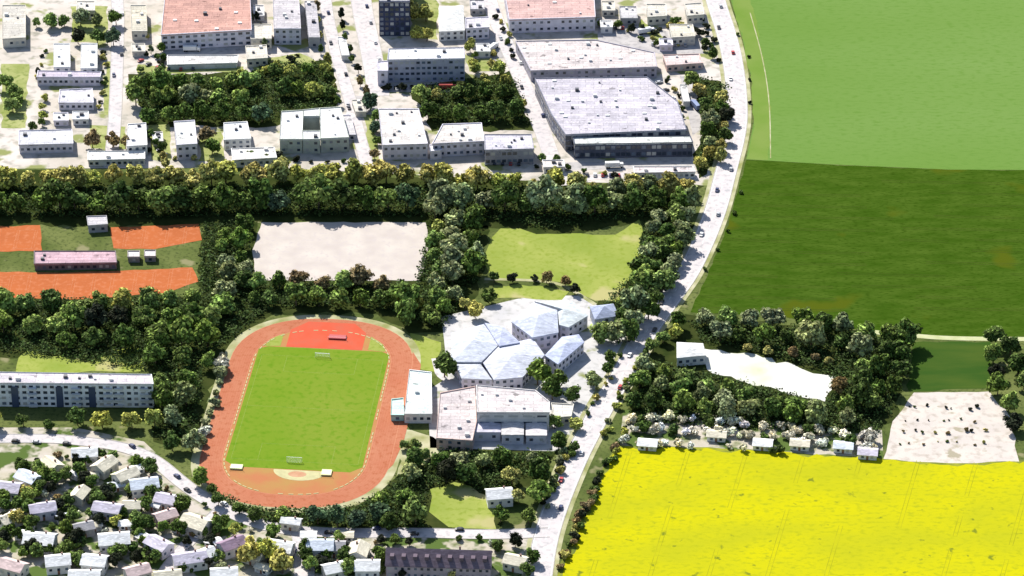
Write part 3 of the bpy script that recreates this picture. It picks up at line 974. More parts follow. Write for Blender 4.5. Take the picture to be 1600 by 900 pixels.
def wing(t, base, px, h, wallc, roofc, apex=0.0, win=True, sp=3.4, vents=0, ww=1.7, wh=1.5, ledge=True, skip=0.05, seed=1, z0=0.0, skyl=0):
    rr = random.Random(seed + int(px[0][0]) * 7)
    w_ = ccw([(q.x - base.x, q.y - base.y) for q in (g(x, y, h) for x, y in px)])
    obj("wall", prism(w_, -.3, h - .02), plaster(wallc), t)
    rp = grow(w_, .35)
    rf = obj("roof", prism(rp, h, h + .45, apex=apex), roofing(roofc) if not apex else shingle(roofc), t)
    if not apex:
        # upstand round the roof edge
        bm = bmesh.new()
        rin = grow(w_, -.15)
        n = len(rp)
        o1 = [bm.verts.new((p[0], p[1], h + .46)) for p in rp]
        o2 = [bm.verts.new((p[0], p[1], h + .95)) for p in rp]
        i1 = [bm.verts.new((p[0], p[1], h + .46)) for p in rin]
        i2 = [bm.verts.new((p[0], p[1], h + .95)) for p in rin]
        for i in range(n):
            j = (i + 1) % n
            bm.faces.new((o1[i], o1[j], o2[j], o2[i]))
            bm.faces.new((o2[i], o2[j], i2[j], i2[i]))
            bm.faces.new((i2[i], i2[j], i1[j], i1[i]))
        obj("parapet", bm, plaster(tuple(min(.8, c * 1.1) for c in wallc)), rf)
    n = len(w_)
    if win:
        for i in range(n):
            a, b = w_[i], w_[(i + 1) % n]
            d = Vector((b[0] - a[0], b[1] - a[1])).normalized()
            if -d.x > .25:      # the wall faces away from the photographer
                continue
            facade(t, a, b, h, GLASS, sp=sp, ww=ww, wh=wh, skip=skip, rr=rr)
    xs = [p[0] for p in w_]
    ys = [p[1] for p in w_]

    def inside(x, y):
        c = False
        for (x1, y1), (x2, y2) in zip(w_, w_[1:] + w_[:1]):
            if (y1 > y) != (y2 > y) and x < (x2 - x1) * (y - y1) / (y2 - y1) + x1:
                c = not c
        return c
    done = []

    def spot(m=2.0):
        for _ in range(60):
            x, y = rr.uniform(min(xs) + m, max(xs) - m), rr.uniform(min(ys) + m, max(ys) - m)
            if all(inside(x + a, y + b) for a in (-m, m) for b in (-m, m)) and all(abs(x - u) + abs(y - v) > 4 for u, v in done):
                done.append((x, y))
                return x, y
        return None
    for _ in range(vents):
        s = spot()
        if s:
            dk = rr.random() < .55
            k = rr.uniform(1.0, 2.2)
            box_part("roof_vent", paint((.06, .06, .07)) if dk else paint((.55, .55, .55)), rf, (s[0], s[1], h + .45 + k * .35), (k, k, k * .7))
    for _ in range(skyl):
        s = spot()
        if s:
            box_part("skylight", paint((.75, .75, .72)), rf, (s[0], s[1], h + .75), (2.2, 1.6, .6))
    return w_


def building(name, label, cat, wings, group=None):
    px = wings[0]["px"]
    c = g(sum(p[0] for p in px) / len(px), sum(p[1] for p in px) / len(px), wings[0]["h"])
    base = Vector((c.x, c.y, 0))
    t = thing(name, label, cat, base, group)
    for k, kw in enumerate(wings):
        wing(t, base, seed=k + 3, **kw)
    return t, base


WH, CR, LV, PK, GY, BL = (.70, .70, .69), (.62, .59, .52), (.62, .60, .67), (.56, .42, .38), (.36, .36, .37), (.34, .39, .5)
W = dict


def Bd(name, label, px, h, wallc, roofc, **k):
    return building(name, label, k.pop("cat", "building"), [W(px=px, h=h, wallc=wallc, roofc=roofc, **k)])


# -- upper town
tb, bb = building("brick_hall", "large hall with dusty pink roof and white skylights at the top of town", "hall",
                  [W(px=[(264, -60), (388, -60), (393, 48), (252, 56)], h=9.5, wallc=LV, roofc=(.52, .31, .26), vents=3, skyl=14, sp=4.2, ww=2.4),
                   W(px=[(262, 88), (372, 88), (370, 100), (262, 103)], h=2.6, wallc=WH, roofc=(.62, .6, .58), win=False)])
building("lavender_house", "lavender fronted house between brick hall and narrow street", "house",
         [W(px=[(426, -20), (466, -20), (470, 46), (428, 46)], h=10, wallc=LV, roofc=(.52, .49, .5), vents=3, sp=3),
          W(px=[(392, 40), (424, 40), (424, 62), (392, 62)], h=6, wallc=CR, roofc=CR, sp=3)])
building("courtyard_building", "white flat roofed building with a dark square courtyard", "building",
         [W(px=[(440, 176), (474, 174), (472, 219), (437, 219)], h=8.5, wallc=(.45, .48, .42), roofc=WH, vents=2),
          W(px=[(474, 173.5), (499, 171), (499, 183), (474, 183)], h=8.5, wallc=(.45, .48, .42), roofc=WH, win=False),
          W(px=[(473, 206), (500, 206), (500, 219), (473, 219)], h=8.5, wallc=(.45, .48, .42), roofc=WH, vents=1),
          W(px=[(500, 171), (532, 169), (545, 216), (501, 218)], h=8.5, wallc=(.45, .48, .42), roofc=WH, vents=3)])
building("glass_tower", "dark blue glazed tower block at the top between two streets", "tower block",
         [W(px=[(592, -70), (640, -70), (640, 4), (592, 4)], h=22, wallc=(.05, .06, .11), roofc=GY, vents=3, sp=2.6, ww=2.0, wh=1.9, skip=0)])
building("slab_block", "long grey slab block with white roof strip and rows of windows", "apartment block",
         [W(px=[(608, 78), (724, 76), (726, 93), (606, 95)], h=14, wallc=(.42, .42, .5), roofc=(.72, .72, .72), vents=3, sp=3, ww=2.0),
          W(px=[(590, 98), (606, 97), (606, 112), (590, 112)], h=9, wallc=LV, roofc=LV, sp=3)])
building("gabled_house", "white house with low peaked roof beside the diagonal street", "house",
         [W(px=[(686, 12), (724, 10), (726, 48), (686, 50)], h=6, wallc=WH, roofc=(.68, .68, .66), apex=4, sp=3),
          W(px=[(728, 30), (764, 28), (764, 44), (728, 46)], h=7, wallc=LV, roofc=(.6, .57, .6), sp=3, vents=2)])
building("white_office", "white office with broad pale roof beside the narrow street's lower end", "office",
         [W(px=[(592, 172), (654, 172), (668, 226), (598, 228)], h=9, wallc=LV, roofc=(.66, .62, .58), vents=8, sp=3.1)])
building("stepped_block", "cream block with stepped roof and lavender front above the tree belt", "building",
         [W(px=[(692, 196), (752, 194), (756, 222), (676, 226)], h=8, wallc=LV, roofc=(.62, .58, .54), vents=6, sp=3.1),
          W(px=[(672, 228), (690, 227), (690, 236), (672, 238)], h=5, wallc=LV, roofc=WH, sp=3)])
building("grey_office", "grey office with lavender roof and dark glazed front", "office",
         [W(px=[(757, 212), (830, 212), (834, 234), (758, 236)], h=9, wallc=(.3, .3, .34), roofc=(.55, .53, .58), vents=5, sp=2.8, ww=2.2, wh=1.8)])
# -- factory
building("factory_hall", "factory hall with pink tiled roof at the top beside the diagonal street", "factory",
         [W(px=[(782, -50), (925, -50), (930, 28), (796, 32)], h=8.5, wallc=LV, roofc=(.56, .38, .35), vents=8, skyl=8, sp=4)])
building("factory_hall", "factory hall with pale pinkish roof in the middle of the works", "factory",
         [W(px=[(806, 66), (930, 64), (1022, 84), (1026, 106), (830, 112)], h=6.5, wallc=(.4, .38, .44), roofc=(.60, .54, .52), vents=7, skyl=6, sp=4.2)])
building("factory_hall", "large factory hall with lavender roof, dark vents and glazed front", "factory",
         [W(px=[(836, 124), (1010, 122), (1058, 160), (1072, 204), (884, 212), (862, 180)], h=10, wallc=(.2, .21, .26), roofc=(.52, .49, .53), vents=18, skyl=8, sp=3.0, ww=2.6, wh=2.2),
          W(px=[(896, 216), (1078, 214), (1082, 224), (898, 227)], h=8.4, wallc=(.09, .1, .14), roofc=(.62, .64, .6), sp=2.8, ww=2.3, wh=2.1, skip=0)])
# -- small town buildings
small = [
    ("white_cube_house", "white cube house below dark trees near the left street", [(127, 70), (152, 70), (152, 108), (126, 108)], 6, WH, (.74, .74, .73)),
    ("terrace_house", "lavender terrace with flat roof in front of the white cube house", [(60, 112), (158, 114), (156, 122), (58, 122)], 5, LV, (.5, .45, .52)),
    ("white_cube_house", "white cube house at the frame edge behind the lavender terrace", [(84, 70), (109, 70), (110, 106), (84, 106)], 6, WH, (.72, .72, .71)),
    ("pale_shed", "pale lavender shed beside the left street below the terrace", [(94, 142), (144, 140), (146, 162), (92, 162)], 4, LV, (.62, .6, .64)),
    ("small_shed", "small white shed with flat roof, lowest by left street", [(114, 176), (138, 176), (138, 188), (114, 188)], 3, WH, WH),
    ("pale_annex", "low pale annex with lavender front near the frame edge", [(30, 206), (112, 204), (114, 226), (30, 228)], 5, LV, (.6, .6, .62)),
    ("white_house", "white square house between brownish trees and town grove", [(200, 196), (228, 194), (230, 228), (198, 230)], 6, WH, (.7, .68, .68)),
    ("long_shed", "long white shed above the tree belt at the left street", [(138, 238), (226, 238), (226, 250), (138, 252)], 3.2, WH, (.72, .71, .68)),
    ("white_block", "white block with lavender front standing alone above the belt", [(272, 192), (304, 190), (308, 226), (276, 228)], 9, LV, (.70, .70, .66)),
    ("white_block", "white block beside the courtyard building, below the grove", [(350, 194), (386, 192), (392, 218), (350, 220)], 6, WH, (.72, .73, .73)),
    ("flat_hall", "low flat hall with broad cream roof touching the tree belt", [(362, 234), (428, 232), (432, 248), (364, 252)], 4, WH, (.70, .67, .63)),
    ("cream_house", "cream house among black shrubs at the top beside main road", [(1046, 40), (1082, 40), (1086, 58), (1050, 60)], 5, CR, (.6, .56, .46)),
    ("cream_house", "cream flat house above the pink yard by main road", [(1010, 8), (1040, 8), (1042, 26), (1012, 28)], 5, CR, (.58, .55, .48)),
    ("pink_shed", "long pinkish shed beside the main road above the olive trees", [(1036, 88), (1092, 86), (1098, 100), (1042, 104)], 3.6, PK, (.62, .52, .5)),
    ("cream_house", "cream flat house nearest the wide main road at top", [(1070, 8), (1096, 6), (1100, 24), (1074, 26)], 5, CR, (.6, .57, .5)),
    ("grey_shed", "small grey shed between factory and cream houses", [(968, 12), (994, 12), (996, 30), (970, 30)], 4, GY, (.55, .53, .53)),
    ("works_canopy", "long pale canopy along the road below the factory front", [(990, 262), (1082, 262), (1086, 270), (992, 272)], 3.2, WH, (.62, .55, .55)),
    ("gate_house", "small white gate house between grey office and factory front", [(848, 252), (880, 252), (882, 262), (850, 263)], 3.2, WH, (.62, .58, .54)),
    ("side_house", "grey house with flat roof between the narrow street and brick hall", [(476, 4), (494, 4), (500, 60), (482, 60)], 6, GY, (.5, .48, .5)),
    ("corner_house", "cream corner house below the brick hall apron", [(384, 74), (416, 72), (418, 92), (386, 94)], 5, CR, (.62, .58, .5)),
    ("back_house", "cream house at the top edge beside the left street", [(204, 10), (228, 10), (230, 50), (206, 50)], 5.5, CR, (.58, .54, .44)),
    ("back_house", "pale house at the top corner near the frame edge", [(120, 4), (148, 4), (148, 18), (120, 18)], 5.5, CR, (.6, .58, .52)),
    ("back_house", "cream house alone at the extreme frame corner", [(4, 10), (40, 10), (40, 60), (4, 62)], 5.5, CR, (.56, .53, .47)),
    ("pale_shed", "cream shed behind the wide street at the slab block corner", [(550, 158), (566, 158), (572, 176), (556, 176)], 3, CR, (.6, .57, .5)),
]
small += [
    ("works_shed", "small white works shed beside the pink roofed factory hall", [(938, 34), (956, 34), (957, 44), (939, 44)], 3.5, WH, WH),
    ("works_shed", "lavender works shed between middle factory hall and pink shed", [(1030, 62), (1050, 62), (1051, 72), (1031, 72)], 3.5, LV, LV),
    ("works_shed", "narrow white shed at the factory's roadside yard", [(1062, 134), (1072, 134), (1078, 160), (1068, 160)], 3.2, WH, WH),
    ("garage", "long pale garage row between the two parallel streets' town end", [(536, 182), (548, 182), (556, 212), (544, 212)], 2.8, LV, (.6, .58, .58)),
    ("garage", "white garage between brick hall and corner house", [(396, 10), (412, 10), (413, 26), (397, 26)], 2.8, WH, WH),
    ("garage", "cream garage across the left street from the terrace", [(206, 70), (226, 70), (227, 82), (207, 82)], 2.8, CR, CR),
    ("works_shed", "white shed between slab block and diagonal street", [(744, 70), (764, 70), (766, 82), (745, 82)], 3.2, WH, WH),
    ("garage", "small cream garage next to the standing white block", [(238, 208), (254, 208), (255, 222), (239, 222)], 2.8, CR, WH),
    ("works_shed", "small grey shed behind the gabled white house", [(734, 2), (756, 2), (757, 16), (735, 16)], 3.2, GY, (.55, .53, .55)),
    ("garage", "low white garage at the wide street opposite the glazed tower", [(528, 60), (540, 60), (546, 88), (534, 88)], 2.8, WH, WH),
    ("works_shed", "cream shed at the top between grey shed and factory hall", [(940, 4), (960, 4), (961, 18), (941, 18)], 3.2, CR, CR),
    ("garage", "pale garage on the far side of the lowest small shed", [(84, 178), (106, 178), (107, 190), (84, 190)], 2.8, LV, WH),
]
for nm, lb, px, h, wc, rc in small:
    Bd(nm, lb, px, h, wc, rc, cat="shed" if "shed" in nm or "canopy" in nm else "house", sp=2.9, vents=2)
# -- clubhouse and huts by the courts
Bd("clubhouse", "long low clubhouse with pinkish purple roof between the clay courts", [(54, 394), (180, 394), (182, 412), (54, 414)], 3.4, (.2, .17, .18), (.52, .36, .40), sp=3.0, cat="clubhouse", vents=2)
for lb, x0, x1, y in (("white court hut beside the clubhouse gable, between the clay courts", 200, 218, 394), ("white court hut farther from the clubhouse, between clay courts", 226, 243, 393)):
    Bd("court_hut", lb, [(x0, y), (x1, y), (x1, y + 9), (x0, y + 9)], 2.8, (.3, .27, .26), (.64, .6, .6), cat="hut", sp=2.5)
Bd("garden_house", "small grey garden house behind the clay courts at the belt", [(136, 340), (166, 339), (168, 352), (138, 354)], 4, GY, (.52, .5, .52), cat="house")
# -- apartment block left of the stadium
t, base = building("apartment_block", "long white apartment block with dark blue stairwells beside the curved street", "apartment block",
                   [W(px=[(-12, 583), (236, 587), (239, 602), (-12, 600)], h=13, wallc=(.72, .75, .79), roofc=(.62, .57, .6), vents=7, sp=3.3, ww=2.0)])
for xx in (22, 92, 143, 207):
    a = g(xx, 601, 13)
    box_part("stairwell", DARKGLASS, t, (a.x - base.x, a.y - base.y + .9, 5.9), (3.4, 2.4, 11.6))
for xx in (50, 118, 168, 185, 225):
    a = g(xx, 601, 13)
    for f in range(4):
        box_part("balcony", plaster((.6, .62, .64)), t, (a.x - base.x, a.y - base.y - .6, 1.2 + f * 3.2), (4.2, 1.8, 1.0))
# -- stand by the track
t, base = building("stand", "mint-white flat stand building with low turquoise end beside the running track", "stand",
                   [W(px=[(640, 580), (674, 584), (675, 648), (632, 648)], h=5, wallc=WH, roofc=(.70, .78, .74), vents=1, sp=3),
                    W(px=[(612, 626), (630, 624), (631, 650), (611, 650)], h=3, wallc=(.4, .6, .55), roofc=(.58, .74, .68), sp=3)])
# -- school
building("school_building", "sprawling school with many faceted pale lavender roofs", "school",
         [W(px=[(706, 522), (756, 508), (778, 540), (752, 566), (706, 566)], h=7, wallc=LV, roofc=(.50, .53, .60), apex=3.0, sp=3.2),
          W(px=[(758, 506), (786, 512), (812, 536), (780, 541)], h=8, wallc=LV, roofc=(.44, .47, .60), apex=2.2),
          W(px=[(800, 504), (834, 474), (870, 486), (872, 520), (832, 528)], h=8, wallc=LV, roofc=(.48, .51, .60), apex=3.5, sp=3.2),
          W(px=[(836, 472), (894, 472), (918, 494), (888, 512), (874, 508), (872, 486)], h=7, wallc=LV, roofc=(.52, .56, .58), apex=2.5, sp=3.2),
          W(px=[(780, 542), (832, 530), (850, 556), (816, 590), (772, 594), (756, 568)], h=6.5, wallc=LV, roofc=(.50, .52, .60), apex=3.0, sp=3.2),
          W(px=[(852, 556), (878, 528), (904, 524), (912, 536), (872, 570)], h=6.5, wallc=LV, roofc=(.42, .46, .60), apex=1.8, sp=3.2),
          W(px=[(712, 570), (750, 570), (768, 594), (722, 592)], h=6, wallc=LV, roofc=(.50, .52, .57), apex=1.6, sp=3.2)])
Bd("blue_house", "blue-grey house with hipped roof beside school and roadside wood", [(922, 480), (958, 476), (966, 494), (930, 500)], 6, BL, (.32, .36, .48), apex=3, cat="house", sp=3)
building("sports_hall", "sports hall with pale pinkish roof and panelled lavender front", "sports hall",
         [W(px=[(688, 616), (742, 606), (744, 660), (738, 690), (682, 686)], h=6, wallc=PK, roofc=(.56, .50, .49), vents=5, sp=4),
          W(px=[(745, 604), (836, 612), (858, 630), (858, 646), (746, 646)], h=11, wallc=(.60, .58, .57), roofc=(.60, .55, .54), vents=4, sp=6.2, ww=4.6, wh=1.0, skip=0),
          W(px=[(741, 654), (782, 654), (782, 676), (741, 676)], h=5, wallc=LV, roofc=(.52, .5, .57), apex=.6, sp=4),
          W(px=[(784, 656), (818, 656), (818, 680), (784, 680)], h=5.4, wallc=LV, roofc=(.54, .52, .52), apex=.6, sp=4),
          W(px=[(822, 657), (854, 657), (854, 681), (822, 681)], h=5, wallc=LV, roofc=(.58, .55, .56), apex=.6, sp=4)])
Bd("white_house", "white house with pale roof at the road end of the chalk yard", [(1058, 536), (1098, 538), (1102, 556), (1058, 560)], 5, WH, (.70, .70, .68), cat="house", sp=3, apex=2)
Bd("drive_house", "pale flat house between sports hall gable and main road", [(862, 632), (896, 634), (892, 652), (866, 654)], 4, CR, (.62, .6, .55), cat="house")


# -- gabled houses
def house(name, label, px, py, L, Wd, rot, hw, hr, wallc, roofc, dormers=0, chimney=True, cat="house", group="houses of the residential quarter"):
    c = g(px, py, hw + hr * .5)
    t = thing(name, label, cat, (c.x, c.y, 0), group, R(rot))
    l2, w2 = L / 2, Wd / 2
    bm = bmesh.new()
    pr = [(-w2, -.3), (w2, -.3), (w2, hw), (0, hw + hr - .25), (-w2, hw)]
    a = [bm.verts.new((-l2, y, z)) for y, z in pr]
    b = [bm.verts.new((l2, y, z)) for y, z in pr]
    bm.faces.new(a)
    bm.faces.new(b[::-1])
    for i in range(5):
        bm.faces.new((a[i], b[i], b[(i + 1) % 5], a[(i + 1) % 5]))
    bmesh.ops.recalc_face_normals(bm, faces=bm.faces[:])
    obj("wall", bm, plaster(wallc), t)
    bm = bmesh.new()
    ov, e = .5, .5
    sl = hr / w2
    pr = [(-w2 - e, hw - e * sl + .05), (0, hw + hr + .05), (w2 + e, hw - e * sl + .05), (w2 + e, hw - e * sl + .3), (0, hw + hr + .32), (-w2 - e, hw - e * sl + .3)]
    a = [bm.verts.new((-l2 - ov, y, z)) for y, z in pr]
    b = [bm.verts.new((l2 + ov, y, z)) for y, z in pr]
    bm.faces.new(a)
    bm.faces.new(b)
    for i in range(6):
        bm.faces.new((a[i], b[i], b[(i + 1) % 6], a[(i + 1) % 6]))
    bmesh.ops.recalc_face_normals(bm, faces=bm.faces[:])
    rf = obj("roof", bm, shingle(roofc), t)
    if chimney:
        box_part("chimney", plaster((.3, .2, .17)), rf, (l2 * .4, w2 * .25, hw + hr + .1), (.8, .8, 1.8))
    for s in (-1, 1):
        facade(t, (-l2, -w2) if s < 0 else (l2, w2), (l2, -w2) if s < 0 else (-l2, w2), hw, GLASS, sp=2.9, ww=1.3, wh=1.3, floor=2.9)
        facade(t, (l2, -w2) if s > 0 else (-l2, w2), (l2, w2) if s > 0 else (-l2, -w2), hw, GLASS, sp=3.2, ww=1.3, wh=1.3, floor=2.9)
    box_part("door", paint((.2, .1, .06)), t, (.0, -w2 - .03, 1.05), (1.1, .14, 2.1))
    for i in range(dormers):
        u = -l2 + (i + .5) * L / dormers
        d = box_part("dormer", plaster(tuple(k * .9 for k in roofc)), rf, (u, -w2 * .55, hw + hr * .62), (1.9, 2.6, 1.7))
    return t


RO = {"white": (.78, .78, .77), "cream": (.68, .63, .5), "lavender": (.58, .54, .62), "bluish white": (.66, .71, .78), "pinkish": (.64, .5, .48), "purple-brown": (.17, .135, .165),
      "grey": (.38, .37, .38), "purple": (.30, .22, .29)}
HS = [  # roof colour, px, py, length, width, rotation, walls, label tail
    ("bluish white", 225, 752, 13, 9, 12, WH, "house ringed by black hedges at the curved street"),
    ("cream", 196, 738, 11, 8, 40, CR, "house with turned gable beside the bluish white one"),
    ("lavender", 260, 776, 10, 8, -20, WH, "house tucked against the street below the bluish white one"),
    ("cream", 163, 722, 11, 8, 55, CR, "house nearest the street behind dark hedges"),
    ("white", 132, 704, 12, 8, 5, WH, "house at the top corner nearest the apartment trees"),
    ("lavender", 168, 790, 13, 8, -15, LV, "house between gardens two plots below the street"),
    ("white", 178, 838, 14, 10, 8, LV, "big house in the middle of the quarter"),
    ("white", 148, 872, 11, 9, -10, WH, "house just below the big white one"),
    ("lavender", 296, 868, 15, 9, 15, WH, "house at the side street, wide roof"),
    ("cream", 306, 812, 13, 10, -30, CR, "house in the fork of the two streets"),
    ("pinkish", 258, 802, 10, 7, 30, PK, "house just above the side street fork"),
    ("lavender", 248, 846, 12, 8, -40, LV, "house beside the side street with turned roof"),
    ("cream", 124, 768, 9, 7, 70, CR, "small house end-on among shrubs, third street plot"),
    ("cream", 206, 786, 8, 7, 0, CR, "small house behind the bluish white one's garden"),
    ("grey", 130, 820, 9, 7, 20, GY, "house in deep garden shade"),
    ("white", 132, 896, 14, 9, 0, WH, "house cut by the lower frame edge"),
    ("pinkish", 214, 888, 11, 8, 25, CR, "house on the inner side of the side street"),
    ("white", 320, 862, 9, 8, 35, WH, "narrow house beside the purple roofed one"),
    ("purple", 362, 846, 12, 8, 35, LV, "house between the side street and olive trees"),
    ("cream", 262, 896, 12, 8, 10, CR, "house at the lower end of side street"),
    ("white", 436, 850, 13, 9, -15, WH, "house where the wide drive begins"),
    ("bluish white", 500, 848, 12, 9, 0, WH, "house across the wide drive"),
    ("white", 455, 812, 9, 5, -12, CR, "low house on the curved street opposite hedge"),
    ("grey", 522, 850, 10, 8, 0, CR, "house with green garden beside the drive"),
    ("cream", 560, 856, 10, 9, 80, WH, "house end-on between garden and purple-brown manor"),
    ("white", 574, 880, 11, 9, 0, WH, "house in front of the manor's gable end"),
    ("white", 522, 884, 10, 8, 20, CR, "house with dark garden at lower frame edge"),
    ("cream", 398, 862, 10, 8, -30, CR, "house hidden among olive trees"),
    ("white", 780, 768, 12, 9, 8, WH, "cottage beside the lower lawn"),
    ("cream", 806, 872, 10, 8, -20, CR, "house beside the road junction below the manor"),
    ("white", 350, 892, 12, 8, 5, WH, "house at the lower frame edge below the purple roof"),
    # towards the frame edge
    ("cream", 80, 722, 10, 8, -50, CR, "house near the frame edge, first below the street"),
    ("bluish white", 44, 742, 11, 8, -35, CR, "house second from the frame edge, turned"),
    ("lavender", 12, 758, 12, 9, -10, WH, "house touching the frame edge below the street"),
    ("lavender", 66, 790, 12, 8, 15, LV, "house in the middle near the frame edge"),
    ("white", 62, 838, 14, 10, -8, LV, "long house near the frame edge, low down"),
    ("white", 90, 872, 11, 9, 10, WH, "house near the frame edge facing the dark garden"),
    ("pinkish", 20, 880, 12, 8, -25, CR, "house in the extreme lower frame corner"),
    ("cream", 14, 806, 10, 8, 40, CR, "house on the frame edge amid shrubs"),
]
for rc, px, py, L, Wd, rot, wc, tail in HS:
    house("house", "%s roofed %s" % (rc, tail), px, py, L, Wd, rot, 5.0 if L > 10 else 4.2, Wd * .25, wc, RO[rc])
house("manor", "long manor with purple-brown roof and a row of dormers beside junction", 686, 866, 48, 13, -3, 7, 5.2, (.42, .36, .4), RO["purple-brown"], dormers=9, cat="manor", group=None)
for px, py, rot, rc, tail in ((212, 730, 30, "white", "garage between the first cream roofs and the street"), (240, 786, -20, "white", "garage under the lavender roof by the street"),
                              (142, 742, 10, "cream", "garage in the hedges below the top corner house"), (198, 816, 0, "white", "garage just above the big white house's gable"),
                              (282, 822, -30, "bluish white", "garage leaning towards the fork house"), (226, 838, -40, "white", "garage beside the turned lavender roof"),
                              (120, 736, 60, "white", "garage end-on below the street corner"), (182, 756, 20, "bluish white", "garage in the hedge above the middle lavender roof"),
                              (334, 846, 35, "white", "garage beside the purple roofed house"), (412, 884, -30, "cream", "garage behind the olive garden"),
                              (482, 834, 0, "white", "garage at the mouth of the wide drive"), (540, 834, 0, "cream", "garage behind the green drive garden"),
                              (30, 770, -10, "white", "garage in the second edge gardens"), (100, 806, 15, "bluish white", "garage beside the edge quarter's hedge"),
                              (36, 832, -8, "white", "garage before the long edge house"), (146, 818, 20, "cream", "garage next to the grey roof")):
    house("garage", "small %s roofed %s" % (rc, tail), px, py, 7, 5, rot, 2.5, .9, WH, RO[rc], chimney=False, cat="garage", group="garages of the residential quarter")
# allotment huts
for i, (px, py, rc, tail) in enumerate(((1012, 690, "white", "hut nearest the main road in the allotment row"), (1120, 676, "cream", "hut second from the main road in the allotment row"),
                                       (1192, 690, "white", "hut below the middle of the chalk yard"), (1250, 690, "cream", "hut under the pale shrubs, fourth in the allotment"),
                                       (1318, 694, "bluish white", "hut below the tip of the chalk yard"), (1356, 704, "lavender", "hut at the pale plot end of the allotment row"))):
    house("allotment_hut", "%s roofed %s" % (rc, tail), px, py, 9, 6.5, -8, 2.7, 1.2, WH, RO[rc], chimney=False, cat="hut", group="allotment huts")

# gardens of the residential quarter
TK[:] = ["garden_tree", 1.25, .9]
row([(128, 738), (150, 760), (140, 785)], 11, (.4, .55), [DG, MG], "in the gardens by the frame side", "the curved street", z=3)
row([(172, 742), (196, 760)], 10, (.4, .55), [DG, MG], "in the garden before the bluish white house", "the street", z=3)
row([(228, 788), (232, 812)], 13, (.4, .6), [DG, BK], "between the lavender roofed houses", "the street", z=3)
row([(176, 815), (205, 812)], 8, (.4, .5), [YG, DG], "above the big white house", "the frame side", z=3)
row([(128, 842), (140, 852)], 9, (.5, .65), [BK, DG], "in the dark garden beside the big white house", "the upper end", z=3)
row([(200, 852), (212, 872)], 11, (.45, .6), [BK, DG], "behind the side street houses", "the big white house", z=3)
row([(280, 826), (286, 846)], 12, (.4, .55), [DG, BK], "between fork house and side street", "the fork", z=3)
row([(352, 812), (362, 826)], 9, (.45, .6), [YG, DG], "in the street fork", "the curved street", z=3)
row([(396, 872), (440, 874), (442, 896)], 8, (.6, .85), [OL, YG, OL], "in the olive garden by the drive", "the purple roof", z=3)
row([(420, 838), (428, 828)], 6, (.4, .5), [BK, DG], "at the bend before the drive", "the drive", z=3)
row([(512, 864), (545, 862)], 8, (.4, .55), [MG, DG], "in the garden beside the drive", "the drive", z=3)
row([(500, 878), (560, 892)], 9, (.45, .6), [BK, DG, OL], "at the lower frame edge by the drive", "the drive", z=3)
row([(592, 840), (640, 842), (672, 840)], 9, (.35, .5), [DG, LG, BK], "along the street behind the manor", "the drive", z=3)
row([(778, 856), (800, 850)], 8, (.4, .55), [BK, DG], "at the junction beside the manor", "the manor", z=3)
row([(590, 892), (640, 892), (700, 896), (770, 892)], 12, (.35, .5), [BK, DG, OL], "in front of the manor", "the drive", z=3)
row([(330, 878), (372, 890)], 8, (.4, .55), [GG, BK], "below the purple roofed house", "the side street", z=3)
row([(830, 872), (820, 890)], 10, (.45, .6), [BK, DG], "at the main road below the junction", "the junction", z=3)
row([(100, 742), (84, 760), (98, 800), (104, 850)], 14, (.4, .6), [DG, MG, BK], "in the gardens towards the frame edge", "the street", z=3)
row([(36, 768), (30, 800), (30, 850)], 14, (.4, .6), [DG, MG, OL], "in the gardens at the frame edge", "the street", z=3)
for k, (pl, wh, en) in enumerate((
        ([(200, 728), (236, 736), (262, 760), (272, 790)], "in the hedge round the bluish white house", "the street"),
        ([(145, 706), (140, 750), (150, 800), (190, 806)], "along the garden fences", "the street corner"),
        ([(210, 770), (218, 800), (214, 840)], "beside the small cream house", "the bluish white house"),
        ([(120, 800), (160, 812), (166, 850)], "by the big white house's path", "the frame side"),
        ([(275, 800), (296, 834), (320, 842)], "round the fork house", "the curved street"),
        ([(320, 792), (372, 826), (404, 838)], "along the curved street's garden side", "the fork"),
        ([(300, 888), (330, 850), (345, 832)], "beside the side street", "the lower frame edge"),
        ([(404, 850), (420, 880), (452, 890)], "round the olive garden", "the purple roof"),
        ([(508, 836), (540, 842), (548, 880)], "in the drive-side hedges", "the curved street"),
        ([(586, 846), (600, 868), (604, 892)], "at the manor gable", "the street"),
        ([(720, 842), (770, 846), (790, 870)], "at the junction side of the manor", "the street"),
        ([(110, 712), (60, 716), (20, 730)], "in the first gardens by the edge", "the inner side"),
        ([(96, 780), (50, 772), (24, 790)], "in the second gardens by the edge", "the inner side"),
        ([(100, 826), (44, 822), (12, 836)], "in the third gardens by the edge", "the inner side"))):
    row(pl, 7.5, (.7, 1.25), [BK, DG, DG, BR, "silvery"], wh, en, "shrub", z=1)
